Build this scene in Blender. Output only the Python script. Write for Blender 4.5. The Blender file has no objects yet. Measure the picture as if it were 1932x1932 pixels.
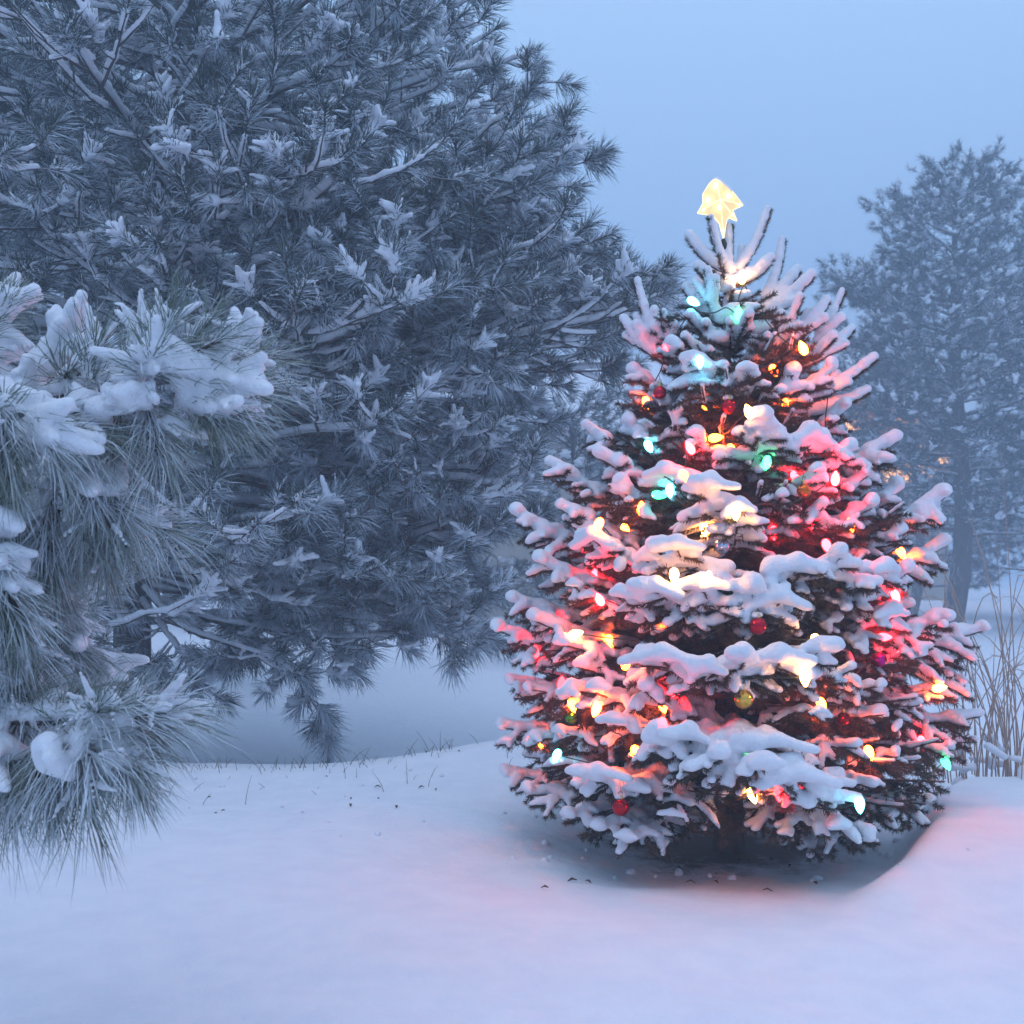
import bpy, math, random
import numpy as np
from mathutils import Vector
from mathutils.bvhtree import BVHTree

SEED = 11
rng = np.random.default_rng(SEED)
random.seed(SEED)
sc = bpy.context.scene
COL = sc.collection

# ---------------------------------------------------------------- camera geometry
CAMZ = 1.0
K = 0.875 / 1932.0            # metres per reference pixel per metre of distance
HOR = 1080.0                  # row of eye level


def P(u, v, Y):
    return np.array([(u - 966.0) * K * Y, Y, CAMZ - (v - HOR) * K * Y])


# ---------------------------------------------------------------- small helpers
def norm(a):
    return a / (np.linalg.norm(a, axis=-1, keepdims=True) + 1e-12)


def empty(name, loc=(0, 0, 0), label=None, cat=None, group=None, kind=None):
    o = bpy.data.objects.new(name, None)
    o.empty_display_size = 0.1
    o.location = loc
    COL.objects.link(o)
    tag(o, label, cat, group, kind)
    return o


def tag(o, label=None, cat=None, group=None, kind=None):
    if label:
        o['label'] = label
    if cat:
        o['category'] = cat
    if group:
        o['group'] = group
    if kind:
        o['kind'] = kind
    return o


def link_mesh(name, V, F, mat, parent=None, smooth=True, loc=(0, 0, 0), mats=None):
    """V (n,3) in world space, F (m,3) or (m,4) int array, or list of such arrays"""
    me = bpy.data.meshes.new(name)
    V = np.asarray(V, dtype=np.float32) - np.asarray(loc, dtype=np.float32)
    Fs = F if isinstance(F, list) else [F]
    Fs = [np.asarray(f, dtype=np.int32) for f in Fs if len(f)]
    loops = np.concatenate([f.ravel() for f in Fs])
    sizes = np.concatenate([np.full(len(f), f.shape[1], np.int32) for f in Fs])
    starts = np.concatenate([[0], np.cumsum(sizes)[:-1]]).astype(np.int32)
    me.vertices.add(len(V))
    me.vertices.foreach_set('co', V.ravel())
    me.loops.add(len(loops))
    me.loops.foreach_set('vertex_index', loops)
    me.polygons.add(len(sizes))
    me.polygons.foreach_set('loop_start', starts)
    me.polygons.foreach_set('loop_total', sizes)
    me.polygons.foreach_set('use_smooth', np.full(len(sizes), smooth))
    me.update(calc_edges=True)
    me.validate()
    if mat:
        me.materials.append(mat)
    o = bpy.data.objects.new(name, me)
    COL.objects.link(o)
    o.location = loc
    if parent is not None:
        o.parent = parent
        o.location = Vector(loc) - Vector(parent.location)
    return o


class Geo:
    def __init__(self):
        self.V = []
        self.T = []
        self.Q = []
        self.n = 0

    def add(self, V, T=None, Q=None):
        V = np.asarray(V, float).reshape(-1, 3)
        self.V.append(V)
        if T is not None and len(T):
            self.T.append(np.asarray(T).reshape(-1, 3) + self.n)
        if Q is not None and len(Q):
            self.Q.append(np.asarray(Q).reshape(-1, 4) + self.n)
        self.n += len(V)

    def build(self, name, mat, parent=None, smooth=True, loc=(0, 0, 0)):
        F = []
        if self.T:
            F.append(np.concatenate(self.T))
        if self.Q:
            F.append(np.concatenate(self.Q))
        return link_mesh(name, np.concatenate(self.V), F, mat, parent, smooth, loc)


def tubes(geo, pts, rad, m=5):
    """pts (N,k,3) rad (N,k)"""
    pts = np.asarray(pts, float)
    rad = np.asarray(rad, float)
    if pts.ndim == 2:
        pts = pts[None]
        rad = rad[None]
    N, k, _ = pts.shape
    tan = np.gradient(pts, axis=1)
    tan = norm(tan)
    ref = np.zeros((N, 1, 3))
    mean = norm(pts[:, -1] - pts[:, 0])
    vert = np.abs(mean[:, 2]) > 0.8
    ref[~vert, 0] = (0, 0, 1)
    ref[vert, 0] = (1, 0.1, 0)
    s1 = norm(np.cross(tan, np.broadcast_to(ref, tan.shape)))
    s2 = np.cross(s1, tan)
    ang = np.arange(m) * 2 * math.pi / m
    ring = (np.cos(ang)[None, None, :, None] * s1[:, :, None, :] + np.sin(ang)[None, None, :, None] * s2[:, :, None, :])
    V = pts[:, :, None, :] + ring * rad[:, :, None, None]
    V = V.reshape(N, k * m, 3)
    i = np.arange(k - 1)[:, None] * m
    j = np.arange(m)[None]
    jn = (j + 1) % m
    Q = np.stack([i + j, i + jn, i + m + jn, i + m + j], -1).reshape(-1, 4)
    Qa = (Q[None] + (np.arange(N) * k * m)[:, None, None]).reshape(-1, 4)
    caps = np.array([[(k - 1) * m, (k - 1) * m + a, (k - 1) * m + a + 1] for a in range(1, m - 1)])
    Ta = (caps[None] + (np.arange(N) * k * m)[:, None, None]).reshape(-1, 3)
    geo.add(V.reshape(-1, 3), Ta, Qa)


def lathe(geo, prof, m=20, M=None, center=(0, 0, 0)):
    """prof list of (r,z); M 3x3 rotation"""
    prof = np.asarray(prof, float)
    a = np.arange(m) * 2 * math.pi / m
    V = np.stack([prof[:, 0][:, None] * np.cos(a), prof[:, 0][:, None] * np.sin(a),
                  np.repeat(prof[:, 1][:, None], m, 1)], -1).reshape(-1, 3)
    if M is not None:
        V = V @ np.asarray(M).T
    V = V + np.asarray(center)
    i = np.arange(len(prof) - 1)[:, None] * m
    j = np.arange(m)[None]
    jn = (j + 1) % m
    Q = np.stack([i + j, i + jn, i + m + jn, i + m + j], -1).reshape(-1, 4)
    geo.add(V, None, Q)


def frame_from(d):
    """3x3 matrix whose z axis is d"""
    d = np.asarray(d, float)
    d = d / np.linalg.norm(d)
    r = np.array([1.0, 0, 0]) if abs(d[0]) < 0.8 else np.array([0, 1.0, 0])
    x = np.cross(r, d)
    x /= np.linalg.norm(x)
    y = np.cross(d, x)
    return np.stack([x, y, d], 1)


def resample(pts, k):
    pts = np.asarray(pts, float)
    seg = np.linalg.norm(np.diff(pts, axis=0), axis=1)
    s = np.concatenate([[0], np.cumsum(seg)])
    t = np.linspace(0, s[-1], k)
    return np.stack([np.interp(t, s, pts[:, i]) for i in range(3)], 1)


def catmull(pts, k=16):
    pts = np.asarray(pts, float)
    p = np.vstack([2 * pts[0] - pts[1], pts, 2 * pts[-1] - pts[-2]])
    out = []
    n = len(pts) - 1
    for i in range(n):
        for t in np.linspace(0, 1, k // n + 2)[:-1]:
            a, b, c, d = p[i], p[i + 1], p[i + 2], p[i + 3]
            out.append(0.5 * ((2 * b) + (-a + c) * t + (2 * a - 5 * b + 4 * c - d) * t * t + (-a + 3 * b - 3 * c + d) * t ** 3))
    out.append(pts[-1])
    return np.array(out)


def sample_polys(polys, count, t0=0.0, t1=1.0):
    """polys (N,k,3), count (N,) -> pos, tangent, index, t"""
    polys = np.asarray(polys)
    N, k, _ = polys.shape
    idx = np.repeat(np.arange(N), count)
    t = rng.uniform(t0, t1, len(idx))
    f = t * (k - 1)
    i = np.minimum(f.astype(int), k - 2)
    w = (f - i)[:, None]
    a = polys[idx, i]
    b = polys[idx, i + 1]
    return a * (1 - w) + b * w, norm(b - a), idx, t


def needles(geo, pos, T, amin, amax, length, width, droop=0.0, seg=1, up_bias=0.0):
    """3-sided tapered needles leaving a twig"""
    n = len(pos)
    if n == 0:
        return
    r = rng.normal(size=(n, 3))
    r[:, 2] += up_bias
    perp = norm(r - (r * T).sum(1, keepdims=True) * T)
    a = rng.uniform(amin, amax, n)[:, None]
    D = norm(np.cos(a) * T + np.sin(a) * perp)
    L = (np.asarray(length) * rng.uniform(0.75, 1.1, n))[:, None]
    s = norm(np.cross(D, rng.normal(size=(n, 3))))
    q = np.cross(s, D)
    w = width
    ring = [s * w, (-0.5 * s + 0.866 * q) * w, (-0.5 * s - 0.866 * q) * w]
    if seg == 1:
        V = np.stack([pos + ring[0], pos + ring[1], pos + ring[2], pos + D * L + np.array([0, 0, -1]) * L * droop], 1)
        T3 = np.array([[0, 1, 3], [1, 2, 3], [2, 0, 3]])
        F = (T3[None] + (np.arange(n) * 4)[:, None, None]).reshape(-1, 3)
        geo.add(V.reshape(-1, 3), F)
    else:
        bend = rng.normal(size=(n, 3)) * 0.07
        mid = pos + D * L * 0.55 + bend * L * 0.5 + np.array([0, 0, -1]) * L * droop * 0.25
        tip = pos + D * L + bend * L * -0.2 + np.array([0, 0, -1]) * L * droop
        V = np.stack([pos + ring[0] * .8, pos + ring[1] * .8, pos + ring[2] * .8,
                      mid + ring[0], mid + ring[1], mid + ring[2], tip], 1)
        Q = np.array([[0, 1, 4, 3], [1, 2, 5, 4], [2, 0, 3, 5]])
        T3 = np.array([[3, 4, 6], [4, 5, 6], [5, 3, 6]])
        o = (np.arange(n) * 7)[:, None, None]
        geo.add(V.reshape(-1, 3), (T3[None] + o).reshape(-1, 3), (Q[None] + o).reshape(-1, 4))


# ---------------------------------------------------------------- settled snow: a field of capsules meshed with surface nets
def vnoise(x, y, z, s):
    return (np.sin(x * s + 1.3 * np.sin(y * s * .9)) * np.sin(y * s * 1.1 + 1.7 * np.sin(z * s * 1.05))
            + 0.6 * np.sin(z * s * 2.1 + 1.1 * np.sin(x * s * 1.9)) * np.sin(x * s * 1.7 + y * s * 2.3))


def snow_mesh(caps, h, noise=(0.1, 60.0), RK=1.38, S=96, squash=1.25, undercut=0.0):
    """caps (N,8): ax ay az bx by bz ra rb"""
    caps = np.asarray(caps, float)
    A = caps[:, 0:3]
    B = caps[:, 3:6]
    ra = caps[:, 6]
    rb = caps[:, 7]
    level = (1 - 1 / RK ** 2) ** 2
    Rm = np.maximum(ra, rb) * RK
    lo = np.minimum(A, B) - Rm[:, None]
    hi = np.maximum(A, B) + Rm[:, None]
    org = lo.min(0) - 3 * h
    glo = np.floor((lo - org) / h).astype(int)
    ghi = np.ceil((hi - org) / h).astype(int)
    dims = ghi.max(0) + 4
    NT = (dims + S - 1) // S
    bins = {}
    for c in range(len(caps)):
        t0 = np.maximum((glo[c] - 2) // S, 0)
        t1 = np.minimum((ghi[c] + 2) // S, NT - 1)
        for a in range(t0[0], t1[0] + 1):
            for b in range(t0[1], t1[1] + 1):
                for d in range(t0[2], t1[2] + 1):
                    bins.setdefault((a, b, d), []).append(c)
    D = dims + 8
    ids_all, pos_all, quad_all = [], [], []
    for (a, b, d), lst in bins.items():
        o = np.array([a, b, d]) * S - 1          # first node index of tile
        n = S + 3
        F = np.zeros((n, n, n), np.float32)
        for c in lst:
            i0 = np.maximum(glo[c] - o, 0)
            i1 = np.minimum(ghi[c] + 1 - o, n)
            if (i1 <= i0).any():
                continue
            x = org[0] + (np.arange(i0[0], i1[0]) + o[0]) * h - A[c, 0]
            y = org[1] + (np.arange(i0[1], i1[1]) + o[1]) * h - A[c, 1]
            z = org[2] + (np.arange(i0[2], i1[2]) + o[2]) * h - A[c, 2]
            x = x[:, None, None]
            y = y[None, :, None]
            z = z[None, None, :]
            v = B[c] - A[c]
            L2 = v @ v + 1e-9
            t = np.clip((x * v[0] + y * v[1] + z * v[2]) / L2, 0, 1)
            dz = (z - t * v[2])
            dz = np.where(dz > 0, dz * squash * 0.85, dz * squash * 1.25)
            d2 = (x - t * v[0]) ** 2 + (y - t * v[1]) ** 2 + dz ** 2
            R = (ra[c] + (rb[c] - ra[c]) * t) * RK
            k = np.clip(1 - d2 / (R * R), 0, 1)
            F[i0[0]:i1[0], i0[1]:i1[1], i0[2]:i1[2]] += (k * k)
        X = (org[0] + (np.arange(n) + o[0]) * h)[:, None, None]
        Y = (org[1] + (np.arange(n) + o[1]) * h)[None, :, None]
        Z = (org[2] + (np.arange(n) + o[2]) * h)[None, None, :]
        if noise[0]:
            F = F * (1 + noise[0] * vnoise(X, Y, Z, noise[1]).astype(np.float32)
                     + 0.5 * noise[0] * vnoise(Y, Z, X, noise[1] * 2.3).astype(np.float32))
        F -= level
        ins = F > 0
        if not ins.any():
            continue
        c8 = (ins[:-1, :-1, :-1].astype(np.int8) + ins[1:, :-1, :-1] + ins[:-1, 1:, :-1] + ins[:-1, :-1, 1:]
              + ins[1:, 1:, :-1] + ins[1:, :-1, 1:] + ins[:-1, 1:, 1:] + ins[1:, 1:, 1:])
        ci, cj, ck = np.nonzero((c8 > 0) & (c8 < 8))
        if len(ci) == 0:
            continue
        corners = [(p, q, r) for p in (0, 1) for q in (0, 1) for r in (0, 1)]
        acc = np.zeros((len(ci), 3))
        cnt = np.zeros(len(ci))
        for p in range(8):
            for q in range(p + 1, 8):
                cp, cq = np.array(corners[p]), np.array(corners[q])
                if np.abs(cp - cq).sum() != 1:
                    continue
                fa = F[ci + cp[0], cj + cp[1], ck + cp[2]]
                fb = F[ci + cq[0], cj + cq[1], ck + cq[2]]
                m = (fa > 0) != (fb > 0)
                t = np.where(m, fa / np.where(m, fa - fb, 1), 0)
                acc[m] += (cp[None] + (cq - cp)[None] * t[:, None])[m]
                cnt[m] += 1
        pos = acc / cnt[:, None] + np.stack([ci, cj, ck], 1)
        G = np.stack([ci, cj, ck], 1) + o + 2
        ids = (G[:, 0].astype(np.int64) * D[1] + G[:, 1]) * D[2] + G[:, 2]
        ids_all.append(ids)
        pos_all.append(org + (pos + o) * h)
        # quads: own nodes 1..S
        for ax in range(3):
            s0 = [slice(1, S + 1)] * 3
            s1 = [slice(1, S + 1)] * 3
            s1[ax] = slice(2, S + 2)
            e0 = ins[tuple(s0)]
            e1 = ins[tuple(s1)]
            E = np.argwhere(e0 != e1)
            if len(E) == 0:
                continue
            flip = e0[E[:, 0], E[:, 1], E[:, 2]]
            E = E + 1 + o + 2
            u, w = (ax + 1) % 3, (ax + 2) % 3
            qs = []
            for du, dw in ((-1, -1), (0, -1), (0, 0), (-1, 0)):
                g = E.copy()
                g[:, u] += du
                g[:, w] += dw
                qs.append((g[:, 0].astype(np.int64) * D[1] + g[:, 1]) * D[2] + g[:, 2])
            q = np.stack(qs, 1)
            q[~flip] = q[~flip][:, ::-1]
            quad_all.append(q)
    ids = np.concatenate(ids_all)
    pos = np.concatenate(pos_all)
    uid, first = np.unique(ids, return_index=True)
    V = pos[first]
    Q = np.concatenate(quad_all)
    Qi = np.searchsorted(uid, Q)
    Qi = np.minimum(Qi, len(uid) - 1)
    ok = (uid[Qi] == Q).all(1)
    return V, Qi[ok]


# ---------------------------------------------------------------- materials
def new_mat(name):
    m = bpy.data.materials.new(name)
    m.use_nodes = True
    nt = m.node_tree
    for n in list(nt.nodes):
        nt.nodes.remove(n)
    out = nt.nodes.new('ShaderNodeOutputMaterial')
    b = nt.nodes.new('ShaderNodeBsdfPrincipled')
    nt.links.new(b.outputs[0], out.inputs[0])
    return m, nt, b, out


def N(nt, t, **kw):
    n = nt.nodes.new(t)
    for k, v in kw.items():
        if k.startswith('i_'):
            key = k[2:]
            key = int(key) if key.isdigit() else key.replace('_', ' ')
            n.inputs[key].default_value = v
        else:
            setattr(n, k, v)
    return n


def noise_mix(nt, c1, c2, scale, detail=4, lo=0.4, hi=0.6):
    tc = N(nt, 'ShaderNodeTexCoord')
    no = N(nt, 'ShaderNodeTexNoise', i_Scale=scale, i_Detail=detail)
    nt.links.new(tc.outputs['Object'], no.inputs['Vector'])
    mr = N(nt, 'ShaderNodeMapRange')
    mr.inputs[1].default_value = lo
    mr.inputs[2].default_value = hi
    nt.links.new(no.outputs[0], mr.inputs[0])
    mx = N(nt, 'ShaderNodeMix', data_type='RGBA')
    mx.inputs[6].default_value = (*c1, 1)
    mx.inputs[7].default_value = (*c2, 1)
    nt.links.new(mr.outputs[0], mx.inputs[0])
    return mx, no, tc


def mat_snow(name, scale=180.0, bump=0.25, dist=0.003, sss=0.0, col=(0.84, 0.86, 0.90), c2=(0.78, 0.81, 0.87)):
    m, nt, b, out = new_mat(name)
    mx, no, tc = noise_mix(nt, col, c2, 9, 3, 0.35, 0.7)
    nt.links.new(mx.outputs[2], b.inputs['Base Color'])
    b.inputs['Roughness'].default_value = 0.75
    b.inputs['Specular IOR Level'].default_value = 0.25
    if sss:
        b.inputs['Subsurface Weight'].default_value = 0.6
        b.inputs['Subsurface Radius'].default_value = (1.0, 0.9, 0.85)
        b.inputs['Subsurface Scale'].default_value = sss
    n1 = N(nt, 'ShaderNodeTexNoise', i_Scale=scale, i_Detail=5.0, i_Roughness=0.7)
    nt.links.new(tc.outputs['Object'], n1.inputs['Vector'])
    n2 = N(nt, 'ShaderNodeTexNoise', i_Scale=scale * 0.2, i_Detail=3.0)
    nt.links.new(tc.outputs['Object'], n2.inputs['Vector'])
    ad = N(nt, 'ShaderNodeMath', operation='MULTIPLY_ADD')
    ad.inputs[1].default_value = 2.5
    nt.links.new(n2.outputs[0], ad.inputs[0])
    nt.links.new(n1.outputs[0], ad.inputs[2])
    bp = N(nt, 'ShaderNodeBump', i_Strength=bump, i_Distance=dist)
    nt.links.new(ad.outputs[0], bp.inputs['Height'])
    nt.links.new(bp.outputs[0], b.inputs['Normal'])
    return m


def mat_needle(name, c1, c2, frost=0.5, thr=0.15, fcol=(0.74, 0.79, 0.86), nscale=6.0):
    """needles with rime lying on the faces that look up, in patches"""
    m, nt, b, out = new_mat(name)
    mx, no, tc = noise_mix(nt, c1, c2, 14, 3, 0.35, 0.65)
    geo = N(nt, 'ShaderNodeNewGeometry')
    sep = N(nt, 'ShaderNodeSeparateXYZ')
    nt.links.new(geo.outputs['Normal'], sep.inputs[0])
    n2 = N(nt, 'ShaderNodeTexNoise', i_Scale=nscale, i_Detail=4.0)
    nt.links.new(tc.outputs['Object'], n2.inputs['Vector'])
    ad = N(nt, 'ShaderNodeMath', operation='MULTIPLY_ADD')
    ad.inputs[1].default_value = 2.6
    nt.links.new(n2.outputs[0], ad.inputs[0])
    nt.links.new(sep.outputs[2], ad.inputs[2])
    mr = N(nt, 'ShaderNodeMapRange')
    mr.inputs[1].default_value = 1.3 + thr
    mr.inputs[2].default_value = 1.3 + thr + 0.7
    mr.inputs[4].default_value = frost
    nt.links.new(ad.outputs[0], mr.inputs[0])
    m2 = N(nt, 'ShaderNodeMix', data_type='RGBA')
    nt.links.new(mr.outputs[0], m2.inputs[0])
    nt.links.new(mx.outputs[2], m2.inputs[6])
    m2.inputs[7].default_value = (*fcol, 1)
    nt.links.new(m2.outputs[2], b.inputs['Base Color'])
    b.inputs['Roughness'].default_value = 0.6
    b.inputs['Specular IOR Level'].default_value = 0.25
    return m


def mat_bark(name, c1, c2, frost=0.0, scale=18):
    m, nt, b, out = new_mat(name)
    tc = N(nt, 'ShaderNodeTexCoord')
    mp = N(nt, 'ShaderNodeMapping')
    mp.inputs['Scale'].default_value = (1, 1, 0.25)
    nt.links.new(tc.outputs['Object'], mp.inputs[0])
    no = N(nt, 'ShaderNodeTexNoise', i_Scale=float(scale), i_Detail=6.0, i_Roughness=0.65)
    nt.links.new(mp.outputs[0], no.inputs['Vector'])
    mr = N(nt, 'ShaderNodeMapRange')
    mr.inputs[1].default_value = 0.35
    mr.inputs[2].default_value = 0.65
    nt.links.new(no.outputs[0], mr.inputs[0])
    mx = N(nt, 'ShaderNodeMix', data_type='RGBA')
    mx.inputs[6].default_value = (*c1, 1)
    mx.inputs[7].default_value = (*c2, 1)
    nt.links.new(mr.outputs[0], mx.inputs[0])
    last = mx.outputs[2]
    if frost:
        geo = N(nt, 'ShaderNodeNewGeometry')
        sep = N(nt, 'ShaderNodeSeparateXYZ')
        nt.links.new(geo.outputs['Normal'], sep.inputs[0])
        ad = N(nt, 'ShaderNodeMath', operation='MULTIPLY_ADD')
        ad.inputs[1].default_value = 1.2
        nt.links.new(no.outputs[0], ad.inputs[0])
        nt.links.new(sep.outputs[2], ad.inputs[2])
        m3 = N(nt, 'ShaderNodeMapRange')
        m3.inputs[1].default_value = 0.75
        m3.inputs[2].default_value = 1.05
        m3.inputs[4].default_value = frost
        nt.links.new(ad.outputs[0], m3.inputs[0])
        m2 = N(nt, 'ShaderNodeMix', data_type='RGBA')
        nt.links.new(m3.outputs[0], m2.inputs[0])
        nt.links.new(last, m2.inputs[6])
        m2.inputs[7].default_value = (0.78, 0.82, 0.88, 1)
        last = m2.outputs[2]
    nt.links.new(last, b.inputs['Base Color'])
    b.inputs['Roughness'].default_value = 0.9
    bp = N(nt, 'ShaderNodeBump', i_Strength=0.7, i_Distance=0.02)
    nt.links.new(no.outputs[0], bp.inputs['Height'])
    nt.links.new(bp.outputs[0], b.inputs['Normal'])
    return m


def mat_plain(name, c1, c2=None, rough=0.6, metal=0.0, scale=20, emit=None, estr=0.0, spec=0.5):
    m, nt, b, out = new_mat(name)
    if c2 is None:
        c2 = tuple(x * 0.85 for x in c1)
    mx, no, tc = noise_mix(nt, c1, c2, scale, 3, 0.3, 0.7)
    nt.links.new(mx.outputs[2], b.inputs['Base Color'])
    b.inputs['Roughness'].default_value = rough
    b.inputs['Metallic'].default_value = metal
    b.inputs['Specular IOR Level'].default_value = spec
    if emit:
        b.inputs['Emission Color'].default_value = (*emit, 1)
        b.inputs['Emission Strength'].default_value = estr
    return m


M = {}
M['snow_ground'] = mat_snow('ground_snow', 90, 0.5, 0.008)
M['snow'] = mat_snow('branch_snow', 150, 0.7, 0.006)
M['snow_far'] = mat_snow('far_snow', 30, 0.3, 0.02)
M['spruce'] = mat_needle('spruce_needle', (0.022, 0.038, 0.024), (0.095, 0.058, 0.034), 0.25, 0.65, nscale=16.0)
M['spruce_bark'] = mat_bark('spruce_bark', (0.05, 0.035, 0.025), (0.14, 0.10, 0.075))
M['pine'] = mat_needle('pine_needle', (0.035, 0.055, 0.045), (0.07, 0.085, 0.065), 0.88, -0.28, fcol=(0.66, 0.74, 0.84))  # real rime, laid on heavier and paler to paint mist into the needles
M['pine_near'] = mat_needle('near_pine_needle', (0.11, 0.155, 0.125), (0.22, 0.255, 0.20), 0.85, -0.1)
M['pine_far'] = mat_needle('far_pine_needle', (0.016, 0.036, 0.030), (0.035, 0.058, 0.045), 0.55, 0.6, nscale=1.2)
M['bark'] = mat_bark('pine_bark', (0.022, 0.018, 0.016), (0.13, 0.10, 0.085), 0.35, 22)
M['bark_frost'] = mat_bark('frosted_bark', (0.035, 0.03, 0.026), (0.10, 0.08, 0.07), 0.7, 14)
M['cone'] = mat_plain('cone_brown', (0.10, 0.055, 0.03), (0.05, 0.03, 0.02), 0.8)
M['straw'] = mat_plain('dry_straw', (0.60, 0.43, 0.35), (0.36, 0.25, 0.20), 0.8, 0, 8)
M['weed'] = mat_plain('dead_weed', (0.10, 0.085, 0.06), (0.05, 0.04, 0.03), 0.8, 0, 8)
M['wire'] = mat_plain('green_wire', (0.012, 0.03, 0.018), None, 0.5)
M['gold'] = mat_plain('gold_cap', (0.75, 0.55, 0.25), None, 0.3, 1.0)

# ================================================================ GROUND
TX, TY = (1375 - 966) * K * 4.3, 4.3          # Christmas tree axis


def sstep(a, b, x):
    t = np.clip((x - a) / (b - a), 0, 1)
    return t * t * (3 - 2 * t)


def ground_z(x, y):
    x = np.asarray(x, float)
    y = np.asarray(y, float)
    # near bank with a crest that wanders, then falls to the lower meadow
    cy = 5.9 + 0.25 * np.sin(x * 0.9 + 0.4) + 0.12 * np.sin(x * 2.3) - 0.3 * sstep(0.6, 1.8, x)
    cz = 0.015 + 0.11 * sstep(-1.2, 0.2, x) - 0.03 * sstep(-1.9, -3.5, x) - 0.16 * sstep(0.9, 1.7, x)
    near = 0.02 * np.sin(x * 1.3 + y * 0.7) + 0.012 * np.sin(x * 3.1 - y * 2.2 + 1) + 0.03
    w = sstep(3.5, 6.0, y)
    near = near * (1 - w) + cz * w
    drop = sstep(0, 1, (y - cy) / 3.0)
    low = -0.48 + 0.05 * np.sin(x * 0.35 + y * 0.2) + 0.04 * np.sin(y * 0.55 - x * 0.2)
    low = low + 0.45 * sstep(14, 60, y)
    z = near * (1 - drop) + low * drop
    # small lip at the crest
    z += 0.03 * np.exp(-((y - cy + 0.1) / 0.25) ** 2) * (1 - sstep(0.2, 0.8, x))
    # mound to the right of it
    def sp(q):
        return .13 * np.log1p(np.exp(np.clip(q / .13, -30, 30)))
    ed = x - (1.25 + 0.035 * np.sin(y * 5.0) - 0.75 * sp(3.75 - y) + 0.55 * sp(y - 3.95))
    hgt = 0.115 * sstep(3.2, 3.95, y) + 0.02
    z += hgt * sstep(-0.07, 0.14, ed) * sstep(2.2, 3.6, y) * (1 - sstep(4.9, 5.9, y))
    # hollow round the Christmas tree
    r = np.hypot((x - TX) / 1.02, (y - TY + 0.05) / 0.88)
    r = r + 0.05 * np.sin(4 * np.arctan2(y - TY, x - TX) + 1) + 0.03 * np.sin(9 * np.arctan2(y - TY, x - TX))
    z -= 0.068 * (1 - sstep(0.25, 1.0, r)) * (1 - sstep(-0.05, 0.15, ed))
    return z


def make_ground():
    def axis(pts):
        out = []
        for (a, b, n) in pts:
            out += list(np.linspace(a, b, n, endpoint=False))
        out.append(pts[-1][1])
        return np.array(out)
    xs = axis([(-150, -30, 16), (-30, -6, 40), (-6, 6, 400), (6, 30, 40), (30, 150, 16)])
    ys = axis([(-60, -5, 12), (-5, 1.5, 30), (1.5, 7.5, 260), (7.5, 14, 100), (14, 60, 80), (60, 220, 20)])
    X, Y = np.meshgrid(xs, ys, indexing='ij')
    Z = ground_z(X, Y)
    # fine wind ripples near the camera
    Z += (0.004 * vnoise(X, Y, X * 0.3, 6.0) + 0.0018 * vnoise(Y * 1.3, X, Y * .4, 17.0)) * np.exp(-((Y - 4) / 6) ** 2)
    V = np.stack([X, Y, Z], -1).reshape(-1, 3)
    nx, ny = len(xs), len(ys)
    i = np.arange(nx - 1)[:, None] * ny
    j = np.arange(ny - 1)[None]
    Q = np.stack([i + j, i + ny + j, i + ny + j + 1, i + j + 1], -1).reshape(-1, 4)
    # ground material: snow, thin with litter in the hollow under the tree
    m = M['snow_ground']
    nt = m.node_tree
    b = [n for n in nt.nodes if n.type == 'BSDF_PRINCIPLED'][0]
    src = b.inputs['Base Color'].links[0].from_socket
    tc = [n for n in nt.nodes if n.type == 'TEX_COORD'][0]
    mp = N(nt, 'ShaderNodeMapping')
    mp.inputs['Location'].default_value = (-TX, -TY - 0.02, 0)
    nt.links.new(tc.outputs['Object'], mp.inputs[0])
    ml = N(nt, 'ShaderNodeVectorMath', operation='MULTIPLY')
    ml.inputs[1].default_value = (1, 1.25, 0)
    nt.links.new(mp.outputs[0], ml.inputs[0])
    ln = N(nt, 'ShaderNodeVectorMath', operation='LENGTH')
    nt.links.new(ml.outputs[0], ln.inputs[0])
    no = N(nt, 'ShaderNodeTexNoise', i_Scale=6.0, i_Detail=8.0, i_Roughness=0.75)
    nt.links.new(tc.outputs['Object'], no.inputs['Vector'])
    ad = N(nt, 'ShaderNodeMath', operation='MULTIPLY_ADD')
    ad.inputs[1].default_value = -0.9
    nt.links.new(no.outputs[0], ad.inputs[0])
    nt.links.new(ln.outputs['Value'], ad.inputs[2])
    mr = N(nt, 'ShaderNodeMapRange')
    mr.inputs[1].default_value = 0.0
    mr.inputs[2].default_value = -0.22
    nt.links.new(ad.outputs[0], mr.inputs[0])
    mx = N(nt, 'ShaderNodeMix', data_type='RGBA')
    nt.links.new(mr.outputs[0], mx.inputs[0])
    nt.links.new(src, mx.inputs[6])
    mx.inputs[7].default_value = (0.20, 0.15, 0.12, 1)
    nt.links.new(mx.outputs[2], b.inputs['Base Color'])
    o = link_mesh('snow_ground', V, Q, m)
    tag(o, 'wide snow covered ground with a bank and a lower meadow', None, None, 'structure')
    return o


ground = make_ground()

# ================================================================ CHRISTMAS TREE (spruce)
TZ0 = float(ground_z(TX, TY))
TOPZ = P(1373, 428, TY)[2]
K5 = 6


class Spruce:
    def __init__(self):
        self.tw = []      # thick twigs (branch axes): pts, r0, r1
        self.sm = []      # small twigs
        self.caps = []
        self.lead = []


S = Spruce()


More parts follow.
